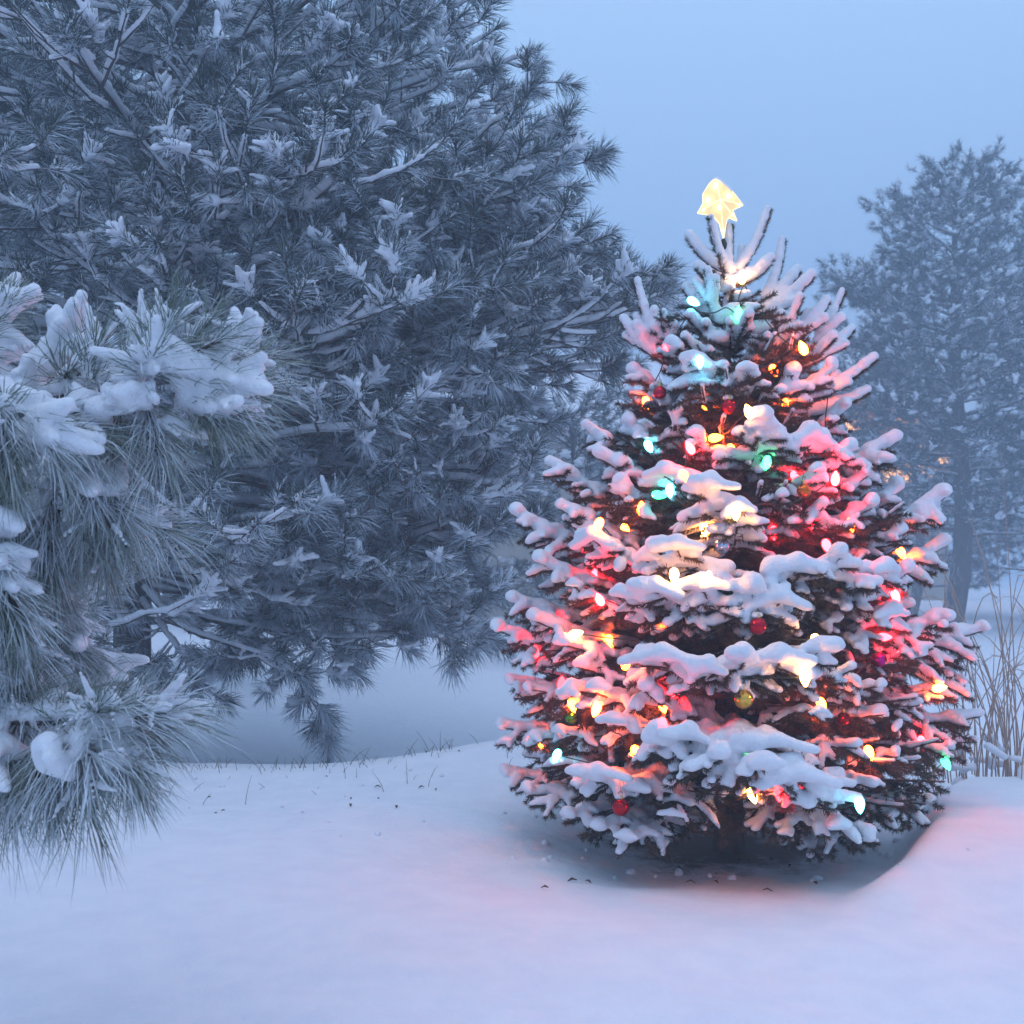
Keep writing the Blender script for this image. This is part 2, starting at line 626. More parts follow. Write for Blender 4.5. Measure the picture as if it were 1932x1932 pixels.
def snowline(caps, poly, r0, r1, lift=0.7, keep=1.0, jitter=0.25, gap=0.0):
    n = len(poly) - 1
    for i in range(n):
        if rng.random() > keep:
            continue
        ra = (r0 + (r1 - r0) * i / n) * rng.uniform(1 - jitter, 1 + jitter)
        rb = (r0 + (r1 - r0) * (i + 1) / n) * rng.uniform(1 - jitter, 1 + jitter)
        a = poly[i] + np.array([0, 0, ra * lift])
        b = poly[i + 1] + np.array([0, 0, rb * lift])
        caps.append([*a, *b, ra, rb])


def spruce_branch(tip, lat=0.25, snow=1.0, slope=None, tr=1.0, nlat=None, start=None, sag=None, thick=0.006):
    tip = np.asarray(tip, float)
    h = np.hypot(tip[0] - TX, tip[1] - TY)
    if start is None:
        zz = (tip[2] - TZ0) / (TOPZ - TZ0)
        if slope is None:
            slope = np.interp(zz, [0, 0.15, 0.35, 0.6, 0.8, 1.0], [-0.35, -0.22, 0.05, 0.35, 0.75, 1.4])
        z0 = max(TZ0 + 0.18, tip[2] - slope * h)
        z0 = min(z0, TOPZ - 0.08)
        start = np.array([TX, TY, z0])
    start = np.asarray(start, float)
    d = tip - start
    L = np.linalg.norm(d)
    if sag is None:
        sag = 0.08
    n = 9
    t = np.linspace(0, 1, n)[:, None]
    axis = start + d * t
    axis[:, 2] -= (4 * sag * L * (t * (1 - t)))[:, 0]
    axis += rng.normal(size=(n, 3)) * 0.006 * np.linspace(0, 1, n)[:, None]
    S.tw.append((resample(axis, 9), thick + 0.008 * L, 0.003))
    dn = norm(d)
    up = np.array([0, 0, 1.0])
    side = norm(np.cross(dn, up))
    snow_r = 0.0265 * snow
    # snow on the outer part of the axis
    k0 = 3 if L > 0.35 else 1
    k0 = 4 if L > 0.5 else k0
    snowline(S.caps, axis[k0 if snow > .5 else 6:], snow_r * 0.8, snow_r * 0.9, 0.8, keep=min(1, 0.5 + 0.5 * snow))
    if snow > .5:      # settled pad bridging the fingers of the spray
        for q_ in range(5, n):
            if rng.random() < .85:
                shelf = (snow > 1.05) * (1.0 if tip[1] < TY - .35 else .3)
                ww = lat * rng.uniform(.14, .36 + .38 * shelf) * (1.15 - (.6 - .3 * shelf) * (q_ - 5) / 4)
                c_ = axis[q_] + rng.normal(size=3) * .008 + [0, 0, snow_r * rng.uniform(.5, 1.1)]
                dz_ = np.array([0, 0, -ww * rng.uniform(.1, .45)])
                S.caps.append([*c_, *(c_ + side * ww + dz_), snow_r * rng.uniform(.7, .95), snow_r * rng.uniform(.5, .75)])
                S.caps.append([*c_, *(c_ - side * ww + dz_), snow_r * rng.uniform(.7, .95), snow_r * rng.uniform(.5, .75)])
                if shelf and rng.random() < .7:
                    e_ = c_ + dn * .05 * rng.uniform(-1, 1) + side * ww * rng.uniform(-.8, .8)
                    S.caps.append([*e_, *(e_ + side * .03), snow_r * .9, snow_r * .8])
    if nlat is None:
        nlat = int(4 + L * 14)
    for i in range(nlat):
        tt = 0.22 + 0.74 * (i + rng.uniform(-0.3, 0.3)) / nlat
        tt = min(max(tt, 0.15), 0.97)
        f = tt * (n - 1)
        j = min(int(f), n - 2)
        p = axis[j] * (1 - (f - j)) + axis[j + 1] * (f - j)
        sgn = 1 if i % 2 else -1
        a = math.radians(rng.uniform(38, 62))
        ll = lat * (0.35 + 0.65 * math.sin(math.pi * min(1, (1 - tt) * 0.75 + 0.12))) * rng.uniform(0.7, 1.1)
        if tt > 0.85:
            ll *= 0.7
        dd = math.cos(a) * dn + sgn * math.sin(a) * side + up * rng.uniform(-0.22, 0.10)
        dd = norm(dd)
        q = np.linspace(0, 1, K5)[:, None]
        lp = p + dd * ll * q
        lp[:, 2] -= (q[:, 0] ** 2) * ll * rng.uniform(0.02, 0.38)
        S.sm.append((lp, 0.0035, 0.002))
        sn = snow * np.interp(tt, [0.2, 0.5], [0.45, 1.0])
        if snow > .5 and tt > .42 and rng.random() < 0.1 + 0.72 * sn:
            snowline(S.caps, lp[(1 if tt > .6 else 2):], 0.0195 * max(sn, .5) * rng.uniform(.75, 1.25), 0.0135 * max(sn, .5), 1.0, jitter=.35, keep=.9)
        # tertiaries
        nt_ = int(ll / 0.045)
        for m_ in range(nt_):
            t2 = (m_ + 0.8) / (nt_ + 0.5)
            p2 = lp[min(K5 - 1, int(t2 * (K5 - 1) + .5))]
            sg = 1 if m_ % 2 else -1
            l2 = min(0.10, 0.03 + 0.5 * ll * (1 - t2)) * rng.uniform(0.7, 1.2)
            s2 = norm(np.cross(dd, up))
            d2 = norm(dd * 0.7 + sg * s2 * 0.75 + up * rng.uniform(-0.5, 0.05))
            q4 = p2 + d2 * l2 * q
            S.sm.append((q4, 0.0025, 0.0015))
            if snow > .5 and tt > .5 and rng.random() < 0.42 * sn:
                snowline(S.caps, q4[1::2], 0.0145, 0.011, 1.0, jitter=.3)


# hand-placed leaders and boughs read off the photograph: (u, v, depth offset, frond half width, snow)
def tipP(u, v, d):
    return P(u, v, TY + d)


leaders = [  # tip(u,v,d)  start(u,v,d) radius scale
    ((1298, 452, -0.02), (1383, 524, 0)), ((1338, 412, -0.05), (1380, 524, 0)), ((1452, 397, 0.0), (1388, 520, 0)),
    ((1456, 492, -0.04), (1388, 540, 0)), ((1316, 508, -0.08), (1384, 548, 0)), ((1402, 470, 0.08), (1384, 530, 0.02)),
    ((1332, 512, -0.12), (1358, 612, -0.05)), ((1479, 455, 0.10), (1440, 580, 0.03)),
    ((1507, 514, 0.05), (1400, 618, 0)), ((1534, 524, -0.02), (1400, 628, 0)), ((1512, 562, -0.14), (1436, 700, -0.02)),
    ((1562, 572, 0.02), (1470, 665, 0)), ((1592, 552, 0.08), (1510, 690, 0.03)), ((1609, 625, 0.02), (1500, 700, 0)),
    ((1199, 533, 0.0), (1262, 700, 0)), ((1174, 608, 0.02), (1262, 690, 0)), ((1249, 590, -0.08), (1290, 700, 0)),
    ((1292, 548, 0.02), (1380, 625, 0)), ((1412, 600, -0.22), (1390, 660, 0)), ((1300, 600, -0.12), (1382, 660, 0)),
    ((1574, 640, -0.16), (1440, 730, 0)), ((1651, 680, 0.0), (1480, 780, 0)), ((1637, 742, 0.02), (1470, 800, 0)),
    ((1290, 640, -0.2), (1385, 715, 0)), ((1450, 640, -0.2), (1390, 710, 0)),
]
boughs = [
    # upper third
    (1190, 700, 0.0, .13, 1.0), (1235, 748, -.08, .12, .9), (1330, 690, -.30, .15, 1.2), (1395, 700, -.33, .13, .9),
    (1265, 655, -.18, .12, .9), (1500, 715, -.26, .13, 1.1), (1560, 700, -.18, .12, 1.0), (1590, 780, -.10, .14, .9),
    (1270, 790, -.25, .14, .8), (1180, 800, -.10, .14, 1.0), (1110, 810, 0.0, .13, 1.0), (1320, 830, -.36, .12, .8),
    (1440, 808, -.46, .17, 1.25), (1530, 825, -.38, .15, 1.15), (1683, 836, -.06, .16, 1.1), (1600, 850, -.30, .15, 1.0),
    (1137, 865, -.18, .15, 1.05), (1260, 890, -.42, .17, 1.1), (1038, 876, -.05, .16, 1.05), (1170, 925, -.30, .15, 1.0),
    (1640, 900, -.25, .15, .9), (1480, 930, -.45, .12, .8), (1545, 880, -.42, .12, .8),
    # middle third
    (1700, 925, -.02, .16, 1.0), (1784, 940, 0.05, .16, 1.1), (1345, 925, -.58, .14, 1.1), (1395, 965, -.60, .13, 1.1),
    (968, 975, 0.0, .17, 1.1), (1060, 960, -.18, .16, 1.0), (1120, 1020, -.42, .16, 1.1), (1020, 1062, -.15, .16, 1.0),
    (1560, 955, -.40, .17, 1.0), (1640, 960, -.30, .17, 1.0), (1280, 1040, -.62, .19, 1.2), (1220, 1060, -.52, .16, 1.0),
    (1350, 1090, -.66, .14, .9), (1783, 1035, 0.02, .19, 1.05), (1700, 1010, -.22, .17, .9),
    (1240, 1110, -.68, .17, 1.2), (1330, 1120, -.72, .18, 1.2), (1420, 1120, -.72, .17, 1.2), (1470, 1135, -.68, .14, 1.1),
    (1500, 1075, -.66, .19, 1.25), (1590, 1060, -.62, .20, 1.3), (1670, 1075, -.50, .19, 1.2), (1715, 1090, -.35, .15, 1.0),
    (1180, 1130, -.60, .13, .9), (1080, 1110, -.35, .16, .8), (967, 1135, -.05, .17, 1.05), (1640, 1130, -.45, .17, .9),
    (1715, 1145, -.2, .16, .9), (946, 1190, 0.0, .18, 1.0), (1010, 1180, -.22, .17, 1.0), (1060, 1215, -.38, .17, .9),
    # lower third
    (1855, 1190, 0.05, .18, 1.0), (1770, 1175, -.25, .20, 1.1), (1690, 1165, -.42, .19, 1.15), (1835, 1235, 0.1, .16, .8),
    (1250, 1250, -.80, .17, 1.2), (1330, 1265, -.84, .17, 1.1), (1400, 1255, -.86, .17, 1.15), (1480, 1245, -.84, .18, 1.3),
    (1540, 1240, -.78, .14, 1.2), (1100, 1260, -.42, .17, .9), (955, 1285, 0.0, .15, .9), (1000, 1300, -.15, .17, .8),
    (1075, 1300, -.48, .17, 1.0), (1215, 1310, -.72, .17, 1.1), (1160, 1370, -.68, .16, 1.0), (1130, 1310, -.58, .16, .9),
    (950, 1375, -.02, .17, .9), (1010, 1390, -.25, .16, .8), (1060, 1385, -.40, .16, .8), (1660, 1295, -.55, .12, .75),
    (1665, 1350, -.55, .13, .75), (1740, 1330, -.35, .16, .7), (1820, 1290, -.0, .16, .8), (1850, 1350, 0.05, .17, .95),
    (1790, 1410, -.15, .18, .65), (1840, 1400, 0.1, .17, .5), (1600, 1270, -.72, .12, .7), (1540, 1340, -.80, .12, .6),
    (1240, 1395, -.85, .17, 1.15), (1300, 1400, -.88, .17, 1.1), (1390, 1400, -.90, .17, 1.15), (1460, 1410, -.90, .16, 1.1),
    (1350, 1440, -.98, .18, 1.2), (1440, 1450, -1.0, .19, 1.25), (1520, 1480, -.95, .18, 1.2), (1565, 1500, -.88, .15, 1.1),
    (1610, 1405, -.72, .13, .7), (1640, 1480, -.62, .14, .7), (1700, 1430, -.45, .15, .6), (1780, 1470, -.1, .18, .35),
    (955, 1462, 0.0, .17, .9), (1000, 1500, -.25, .17, .9), (1040, 1440, -.35, .17, .8), (1120, 1480, -.66, .17, 1.1),
    (1190, 1490, -.70, .17, 1.0), (1070, 1545, -.52, .15, .8), (1130, 1570, -.62, .14, .8), (1180, 1590, -.70, .14, .8),
    (1260, 1520, -.75, .15, .6), (1580, 1560, -.75, .17, .95), (1640, 1590, -.65, .15, .9), (1690, 1545, -.35, .15, .7),
    (1745, 1515, -.15, .17, .9), (1330, 1555, -.55, .13, .35), (1480, 1560, -.6, .13, .35), (1740, 1240, -.35, .15, .6),
]
for tipc, stc in leaders:
    a = tipP(*tipc)
    b = tipP(*stc)
    n = 9
    t = np.linspace(0, 1, n)[:, None]
    ax = b + (a - b) * t
    ax[:, 0] += np.sin(t[:, 0] * math.pi) * 0.012 * (1 if a[0] > b[0] else -1)
    ax[:, 2] -= np.sin(t[:, 0] * math.pi) * 0.012
    S.tw.append((ax, 0.008, 0.005))
    S.sm.append((resample(ax, K5), 0.006, 0.006))
    S.sm.append((resample(ax, K5), 0.006, 0.006))
    S.sm.append((resample(ax[3:], K5), 0.006, 0.006))
    steep = abs(a[2] - b[2]) / np.linalg.norm(a - b)
    rr = 0.017 if steep > 0.8 else 0.023
    off = np.array([0.008 * (1 if a[0] > b[0] else -1) * -steep, 0.0, 0])
    snowline(S.lead, ax[1:] + off, rr * 1.15, rr * 0.8, 0.75 if steep < .8 else 0.5, jitter=.15)
    # side shoots near the foot
    for sgn in (-1, 1):
        if b[2] < P(0, 600, TY)[2]:
            p = ax[3]
            dd = norm((a - b) + sgn * np.array([0.35, -0.3, -0.05]) * np.linalg.norm(a - b))
            lp = p + dd * 0.10 * np.linspace(0, 1, K5)[:, None]
            S.sm.append((lp, 0.005, 0.004))
            snowline(S.lead, lp[1::2], 0.021, 0.018, 0.8)

for (u, v, d, r) in [(1380, 530, -.02, .02), (1395, 590, -.08, .035), (1375, 600, -.06, .03), (1415, 585, -.07, .025), (1440, 620, -.06, .03), (1372, 545, -.03, .018),
                     (1460, 600, -.02, .028), (1430, 650, -.08, .03), (1350, 640, -.1, .03), (1400, 560, -.04, .022), (1330, 570, -.02, .022)]:
    c_ = tipP(u, v, d)
    S.lead.append([*(c_ - [r * .8, 0, 0]), *(c_ + [r * .8, -.01, .005]), r, r * .8])
    q_ = np.linspace(0, 1, K5)[:, None]
    for _ in range(4):
        e_ = c_ + rng.normal(size=3) * [.07, .04, .04]
        S.sm.append((np.array([TX, TY, c_[2] - .03]) + (e_ - [TX, TY, c_[2] - .03]) * q_, .004, .003))
for (u, v, d, lat, sn) in boughs:
    spruce_branch(tipP(u, v, d), lat=lat * 1.1, snow=sn * 1.0)

# envelope radius by height (m) for the fill-in branches
env_v = [430, 520, 600, 700, 800, 900, 950, 1050, 1180, 1300, 1400, 1480, 1560]
env_r = [0.03, 0.10, 0.30, 0.42, 0.50, 0.62, 0.70, 0.74, 0.84, 0.86, 0.86, 0.78, 0.66]
env_z = [P(0, v, TY)[2] for v in env_v]


def env(z):
    return float(np.interp(z, env_z[::-1], env_r[::-1]))


for i in range(150):
    z = TZ0 + 0.22 + (TOPZ - 0.55 - TZ0) * rng.random() ** 1.25
    a = i * 2.39996
    front = math.sin(a) < 0.2
    rr = env(z) * rng.uniform(0.62, 0.88 if front else 1.0)
    tip = np.array([TX + rr * math.cos(a), TY + rr * math.sin(a), z])
    spruce_branch(tip, lat=0.17, snow=0.38 if front else 0.7)

tree = empty('christmas_tree', (TX, TY, TZ0), 'snow laden spruce decorated with coloured lights and baubles', 'christmas tree')
g = Geo()
tz = np.linspace(TZ0 - 0.08, TOPZ, 24)
tp = np.stack([np.full(24, TX) + 0.012 * np.sin(tz * 3), np.full(24, TY) + 0.01 * np.cos(tz * 2.3), tz], 1)
tubes(g, tp, np.interp(tz, [TZ0, TZ0 + .15, TOPZ], [0.062, 0.048, 0.008]), 12)
snowline(S.lead, resample(tp, 60)[-11:] + [-.004, -.006, 0], .016, .013, .3, jitter=.3)
g.build('trunk', M['spruce_bark'], tree, loc=(TX, TY, TZ0))
g = Geo()
tw9 = np.array([resample(a, 9) for a, _, _ in S.tw])
tubes(g, tw9, np.array([np.linspace(r0, r1, 9) for _, r0, r1 in S.tw]), 5)
sm6 = np.array([a for a, _, _ in S.sm])
tubes(g, sm6, np.array([np.linspace(r0, r1, K5) for _, r0, r1 in S.sm]), 4)
g.build('branches', M['spruce_bark'], tree, loc=(TX, TY, TZ0))
g = Geo()
ln = np.linalg.norm(np.diff(sm6, axis=1), axis=2).sum(1)
cnt = (ln * 1250).astype(int)
pos, T, idx, t = sample_polys(sm6, cnt)
needles(g, pos, T, 0.65, 1.25, 0.0225, 0.0016)
lt = np.linalg.norm(np.diff(tw9, axis=1), axis=2).sum(1)
pos, T, idx, t = sample_polys(tw9, (lt * 500).astype(int), 0.35, 1.0)
needles(g, pos, T, 0.6, 1.2, 0.018, 0.0010)
# the leader carries needles all round
pos, T, idx, t = sample_polys(resample(tp, 24)[None, 15:], [9000])
needles(g, pos, T, 0.6, 1.2, 0.024, 0.0017)
# end of each twig
ends = sm6[:, -1]
tdir = norm(sm6[:, -1] - sm6[:, -2])
pe = np.repeat(ends, 8, 0)
needles(g, pe, np.repeat(tdir, 8, 0), 0.1, 0.8, 0.016, 0.0010)
foliage = g.build('foliage', M['spruce'], tree, smooth=False, loc=(TX, TY, TZ0))
nv_sp = len(foliage.data.polygons)
V1, Q1 = snow_mesh(S.lead, 0.0075, noise=(0.14, 110.0), squash=1.1)
V, Q = snow_mesh(S.caps, 0.0078, noise=(0.24, 105.0), RK=1.52, squash=1.2)
Q = np.concatenate([Q, Q1 + len(V)])
V = np.concatenate([V, V1])
snow_o = link_mesh('snow_load', V, Q, M['snow'], tree, loc=(TX, TY, TZ0))
print('spruce needles faces', nv_sp, 'snow quads', len(Q), 'caps', len(S.caps), 'twigs', len(S.sm))

# surface lookup so that lights and baubles rest on the foliage
bv_snow = BVHTree.FromPolygons([Vector(v) for v in V], [tuple(q) for q in Q.tolist()])
cam_p = Vector((0, 0, CAMZ))
C_twig = np.concatenate([sm6.reshape(-1, 3), tw9.reshape(-1, 3)])


def surface_point(u, v, front=0.03):
    """where the sight through the reference position first meets the tree"""
    d = Vector(P(u, v, 1.0)) - cam_p
    d.normalize()
    best = None
    for du, dv in ((0, 0), (12, 0), (-12, 0), (0, 14), (0, -14)):
        dd = (Vector(P(u + du, v + dv, 1.0)) - cam_p).normalized()
        h = bv_snow.ray_cast(cam_p, dd)
        if h[0] is not None and (best is None or h[3] < best):
            best = h[3]
    # foliage twigs close to the ray
    dn = np.array(d)
    rel = C_twig - np.array(cam_p)
    along = rel @ dn
    off = np.linalg.norm(rel - along[:, None] * dn, axis=1)
    m = off < 0.022
    if m.any():
        a = float(np.quantile(along[m], 0.0))
        best = a if best is None else min(best, a)
    if best is None or best > TY + 0.3:
        best = TY
    return np.array(cam_p + d * (best - front))


# ---------------------------------------------------------------- string of lights
COLS = {
    'warm': ((1.0, 0.42, 0.12), 'warm white bulb'), 'yellow': ((1.0, 0.34, 0.055), 'golden yellow bulb'),
    'orange': ((1.0, 0.095, 0.006), 'orange bulb'), 'red': ((1.0, 0.006, 0.008), 'red bulb'),
    'cyan': ((0.12, 0.80, 1.0), 'pale blue bulb'), 'green': ((0.05, 0.9, 0.30), 'green bulb'),
}
bulbs = [  # u, v, colour, power, hanging direction (dx,dz)
    (1400, 523, 'warm', 1.0, (0, 1)), (1308, 569, 'cyan', .8, (.8, -.5)), (1393, 592, 'green', .8, (0, 1)),
    (1515, 657, 'orange', 1.2, (-.5, 1)), (1320, 683, 'cyan', .8, (0, -1)), (1413, 777, 'yellow', .8, (-.5, 1)),
    (1350, 826, 'orange', .7, (1, .1)), (1224, 842, 'cyan', .8, (.4, -1)), (1302, 845, 'red', 1.2, (-.6, 1)),
    (1447, 873, 'green', .8, (-.2, -1)), (1576, 903, 'red', 1.6, (0, 1)), (1264, 926, 'cyan', .8, (0, -1)),
    (1243, 934, 'green', .4, (1, -.2)), (1388, 967, 'yellow', 1.6, (0, -1)), (1129, 990, 'orange', 1.2, (-.5, -1)),
    (1131, 1131, 'red', 1.6, (-.6, 1)), (1086, 1196, 'yellow', 1.0, (1, .3)), (1272, 1086, 'yellow', 1.2, (0, -1)),
    (1335, 1092, 'yellow', 1.2, (.2, 1)), (1519, 1279, 'yellow', 1.2, (0, -1)), (1772, 1298, 'orange', 1.3, (1, .2)),
    (1125, 1338, 'orange', 1.3, (-.4, -1)), (1272, 1309, 'red', 1.0, (0, 1)), (1050, 1426, 'cyan', .7, (-.5, -1)),
    (1392, 1410, 'green', .8, (1, .2)), (1622, 1518, 'cyan', 1.0, (0, -1)), (1668, 1202, 'red', .9, (1, 0)),
    (1570, 842, 'red', .9, (1, 0)), (1690, 1125, 'red', 1.6, (.3, -1)), (1258, 655, 'red', .8, (0, 1)),
    (1700, 1042, 'orange', 1.0, (.5, -1)), (1250, 1368, 'red', 0.8, (0, -1)), (1605, 990, 'orange', .5, (.2, -1)),
    (1785, 1440, 'green', .5, (.5, -1)), (1470, 1496, 'red', .5, (0, -1)), (1460, 1005, 'red', .8, (0, -1)),
    (1530, 985, 'red', 1.0, (0, -1)), (1060, 1290, 'red', 0.5, (0, 1)), (1210, 960, 'orange', .8, (0, 1)),
    (1180, 1250, 'orange', .6, (0, 1)), (1010, 1230, 'red', .5, (0, 1)),
]
inner = [(1290, 900, 'orange'), (1380, 850, 'orange'), (1500, 900, 'red'), (1180, 1000, 'orange'), (1560, 1030, 'red'), (1120, 1080, 'red'), (1250, 1160, 'orange'),
         (1400, 1190, 'yellow'), (1600, 1180, 'red'), (1150, 1210, 'orange'), (1700, 1240, 'red'), (1080, 1330, 'orange'), (1250, 1330, 'orange'), (1550, 1330, 'orange'),
         (1330, 770, 'orange'), (1480, 760, 'orange'), (1560, 720, 'orange'), (1200, 1420, 'orange'), (1640, 1420, 'orange'), (1330, 1000, 'yellow'), (1040, 1180, 'red'),
         (1740, 1400, 'red'), (1540, 1210, 'yellow'), (1020, 1400, 'orange'), (1420, 1500, 'yellow'), (1460, 700, 'orange'), (1220, 760, 'orange')]
bulbs += [(u, v, k, 1.0, (0.3, -1)) for u, v, k in inner]
BULB_POW = 46.0
DEEP = {(u, v) for u, v, k in inner} | {(1668, 1202), (1570, 842), (1690, 1125), (1258, 655), (1250, 1368), (1605, 990), (1470, 1496), (1460, 1005), (1530, 985), (1060, 1290),
        (1210, 960), (1180, 1250), (1010, 1230), (1272, 1309), (1700, 1042), (1393, 592), (1392, 1410)}
lights = empty('light_string', (TX, TY, TZ0), 'string of glowing coloured bulbs wound round the snowy spruce', 'string light')
emit_m = {}
for k, (c, lb) in COLS.items():
    for pw in sorted({b[3] for b in bulbs if b[2] == k}):
        emit_m[(k, pw)] = mat_plain('bulb_%s_%d' % (k, int(pw * 10)), c, None, 0.2, emit=c,
                                    estr=BULB_POW * pw * {'cyan': .32, 'green': .3, 'warm': .9, 'yellow': 1.25, 'orange': 2.5, 'red': 2.7}[k])
bprof = [(0.0001, 0.0), (0.006, 0.001), (0.011, 0.006), (0.0142, 0.015), (0.0145, 0.022), (0.0125, 0.032),
         (0.0085, 0.041), (0.004, 0.048), (0.0001, 0.051)]
bulb_pts = []
for (u, v, k, pw, (dx, dz)) in bulbs:
    hidden = pw <= 0.0
    c = surface_point(u, v, 0.012 if (u, v) not in DEEP else (-0.05 if pw != 1.0 else -0.13))
    bulb_pts.append(c)
    d = norm(np.array([dx, -0.25, dz]))
    R = frame_from(d)
    g = Geo()
    lathe(g, bprof, 14, R, -d * 0.024)
    bo = g.build('bulb', emit_m[(k, pw)], lights, loc=(0, 0, 0))
    bo.location = Vector(c) - lights.location
    bo['label'] = COLS[k][1]
    g = Geo()
    lathe(g, [(0.0001, -0.001), (0.0085, -0.001), (0.0095, 0.0), (0.0095, -0.018), (0.007, -0.026), (0.0001, -0.027)], 12, R, -d * 0.024)
    so = g.build('socket', M['wire'], bo)
wg = Geo()
bp = np.array(bulb_pts)
order = np.argsort(-bp[:, 2])
rows = [order[i:i + 5] for i in range(0, len(order), 5)]
seq = []
for i, r in enumerate(rows):
    r = sorted(r, key=lambda q: bp[q, 0] * (1 if i % 2 else -1))
    seq += r
for a, b in zip(seq[:-1], seq[1:]):
    A, B = bp[a] + (0, .02, 0), bp[b] + (0, .02, 0)
    mid = (A + B) / 2
    dist = np.linalg.norm(A - B)
    rmid = mid.copy()
    rmid[2] -= 0.06 * dist
    rmid[1] += 0.10 * dist
    pts = catmull([A, (A + rmid) / 2 + rng.normal(size=3) * .01, rmid, (B + rmid) / 2 + rng.normal(size=3) * .01, B], 16)
    tubes(wg, pts, np.full(len(pts), 0.0022), 5)
wg.build('wire', M['wire'], lights, loc=(TX, TY, TZ0))

# ---------------------------------------------------------------- baubles
bb = [
    (1375, 767, (0.55, 0.01, 0.02), 'round red bauble high on the spruce just beside a yellow bulb', .026),
    (1517, 926, (0.75, 0.16, 0.03), 'small copper orange bauble hanging below the right red bulb', .024),
    (1363, 1031, (0.55, 0.62, 0.75), 'mirror silver blue bauble under the brightest yellow bulb', .026),
    (1430, 1181, (0.55, 0.01, 0.03), 'red bauble with a snow cap in the dark middle of the spruce', .027),
    (1658, 1244, (0.50, 0.01, 0.25), 'magenta pink bauble on the right side of the spruce', .027),
    (1403, 1319, (0.80, 0.48, 0.08), 'gold bauble under the long white snow pad low on the spruce', .029),
    (1078, 1353, (0.08, 0.40, 0.06), 'green bauble at the lower left beside an orange bulb', .023),
    (1171, 1523, (0.50, 0.01, 0.02), 'red bauble hanging lowest on the spruce near the ground', .027),
    (1245, 741, (0.60, 0.02, 0.05), 'pinkish red bauble under snow at the upper left of the spruce', .024),
    (1592, 1356, (0.35, 0.01, 0.015), 'dark red bauble half hidden among the low right branches', .022),
]
gm = {}
for (u, v, c, lb, r) in bb:
    p = surface_point(u, v, 0.015)
    o = empty('bauble', tuple(p - np.array([0, 0, r])), lb, 'bauble', 'baubles hanging on the spruce')
    key = c
    if key not in gm:
        gm[key] = mat_plain('bauble_gloss_%d' % len(gm), c, None, 0.08, 0.85)
    g = Geo()
    an = np.linspace(-math.pi / 2, math.pi / 2, 17)
    lathe(g, [(max(1e-4, r * math.cos(a)), r * math.sin(a)) for a in an], 28, None, (0, 0, r))
    b = g.build('ball', gm[key], o)
    b.location = (0, 0, 0)
    g = Geo()
    lathe(g, [(1e-4, 0.011), (0.0065, 0.011), (0.007, 0.009), (0.007, 0.0), (0.0065, -0.002)], 14, None, (0, 0, 2 * r))
    b = g.build('cap', M['gold'], o)
    b.location = (0, 0, 0)
    g = Geo()
    a = np.linspace(-0.4, math.pi * 1.6, 12)
    pts = np.stack([0.006 * np.cos(a), 0 * a, 2 * r + 0.016 + 0.007 * np.sin(a)], 1)
    pts = np.vstack([pts, [[0.0, 0.01, 2 * r + 0.034], [0.0, 0.03, 2 * r + 0.045]]])
    tubes(g, pts, np.full(len(pts), 0.0009), 5)
    b = g.build('hook', M['wire'], o)
    b.location = (0, 0, 0)
    if r > 0.0255:
        Vs, Qs = snow_mesh([[-.006, .006, 2 * r + .004, .006, .008, 2 * r + .006, .013, .011]], 0.003, (0.08, 200.))
        b = link_mesh('snow_cap', Vs, Qs, M['snow'], o)
        b.location = (0, 0, 0)

# ---------------------------------------------------------------- tree topper
tp_o = empty('tree_topper', tuple(P(1364, 450, TY - 0.03)), 'glowing yellow star topper with a tail, capped with snow', 'tree topper')
zc = [(822, 122), (858, 142), (892, 178), (926, 222), (886, 240), (903, 281), (874, 268), (864, 280), (853, 346),
      (838, 290), (814, 262), (796, 258), (756, 252), (776, 218), (776, 182), (800, 142)]
oc = np.array([P(938.4 + 0.5 * x, 276 + 0.5 * y, TY - 0.03) for x, y in zc])
cen = P(938.4 + 0.5 * 838, 276 + 0.5 * 205, TY - 0.03)
n = len(oc)
th = 0.016
loc0 = np.array(tp_o.location)
Vt = np.vstack([oc + (0, -0.003, 0), oc + (0, 0.003, 0), cen + (0, -th, 0), cen + (0, th, 0)]) - loc0
T = []
for i in range(n):
    j = (i + 1) % n
    T += [[i, 2 * n, j], [n + i, n + j, 2 * n + 1], [i, j, n + j], [i, n + j, n + i]]
star_m = mat_plain('star_plastic', (0.9, 0.7, 0.35), None, 0.4, emit=(1.0, 0.66, 0.28), estr=0.45)
g = Geo()
g.add(Vt, T)
st = g.build('star', star_m, tp_o, smooth=False)
st.location = (0, 0, 0)
frame_m = mat_plain('star_frame', (0.9, 0.8, 0.5), None, 0.3, emit=(1.0, 0.72, 0.34), estr=1.3)
g = Geo()
ocl = np.vstack([oc, oc[:1]]) - loc0
for a_, b_ in zip(ocl[:-1], ocl[1:]):
    tubes(g, np.array([a_, (a_ + b_) / 2, b_]), np.full(3, .0028), 6)
for a_ in ocl[[0, 3, 5, 8, 12]]:
    tubes(g, np.array([a_ - [0, .002, 0], a_ * .5 + (cen - loc0) * .5 - [0, th * .5 + .001, 0], cen - loc0 - [0, th + .001, 0]]), np.full(3, .0018), 6)
fb = g.build('frame', frame_m, tp_o)
fb.location = (0, 0, 0)
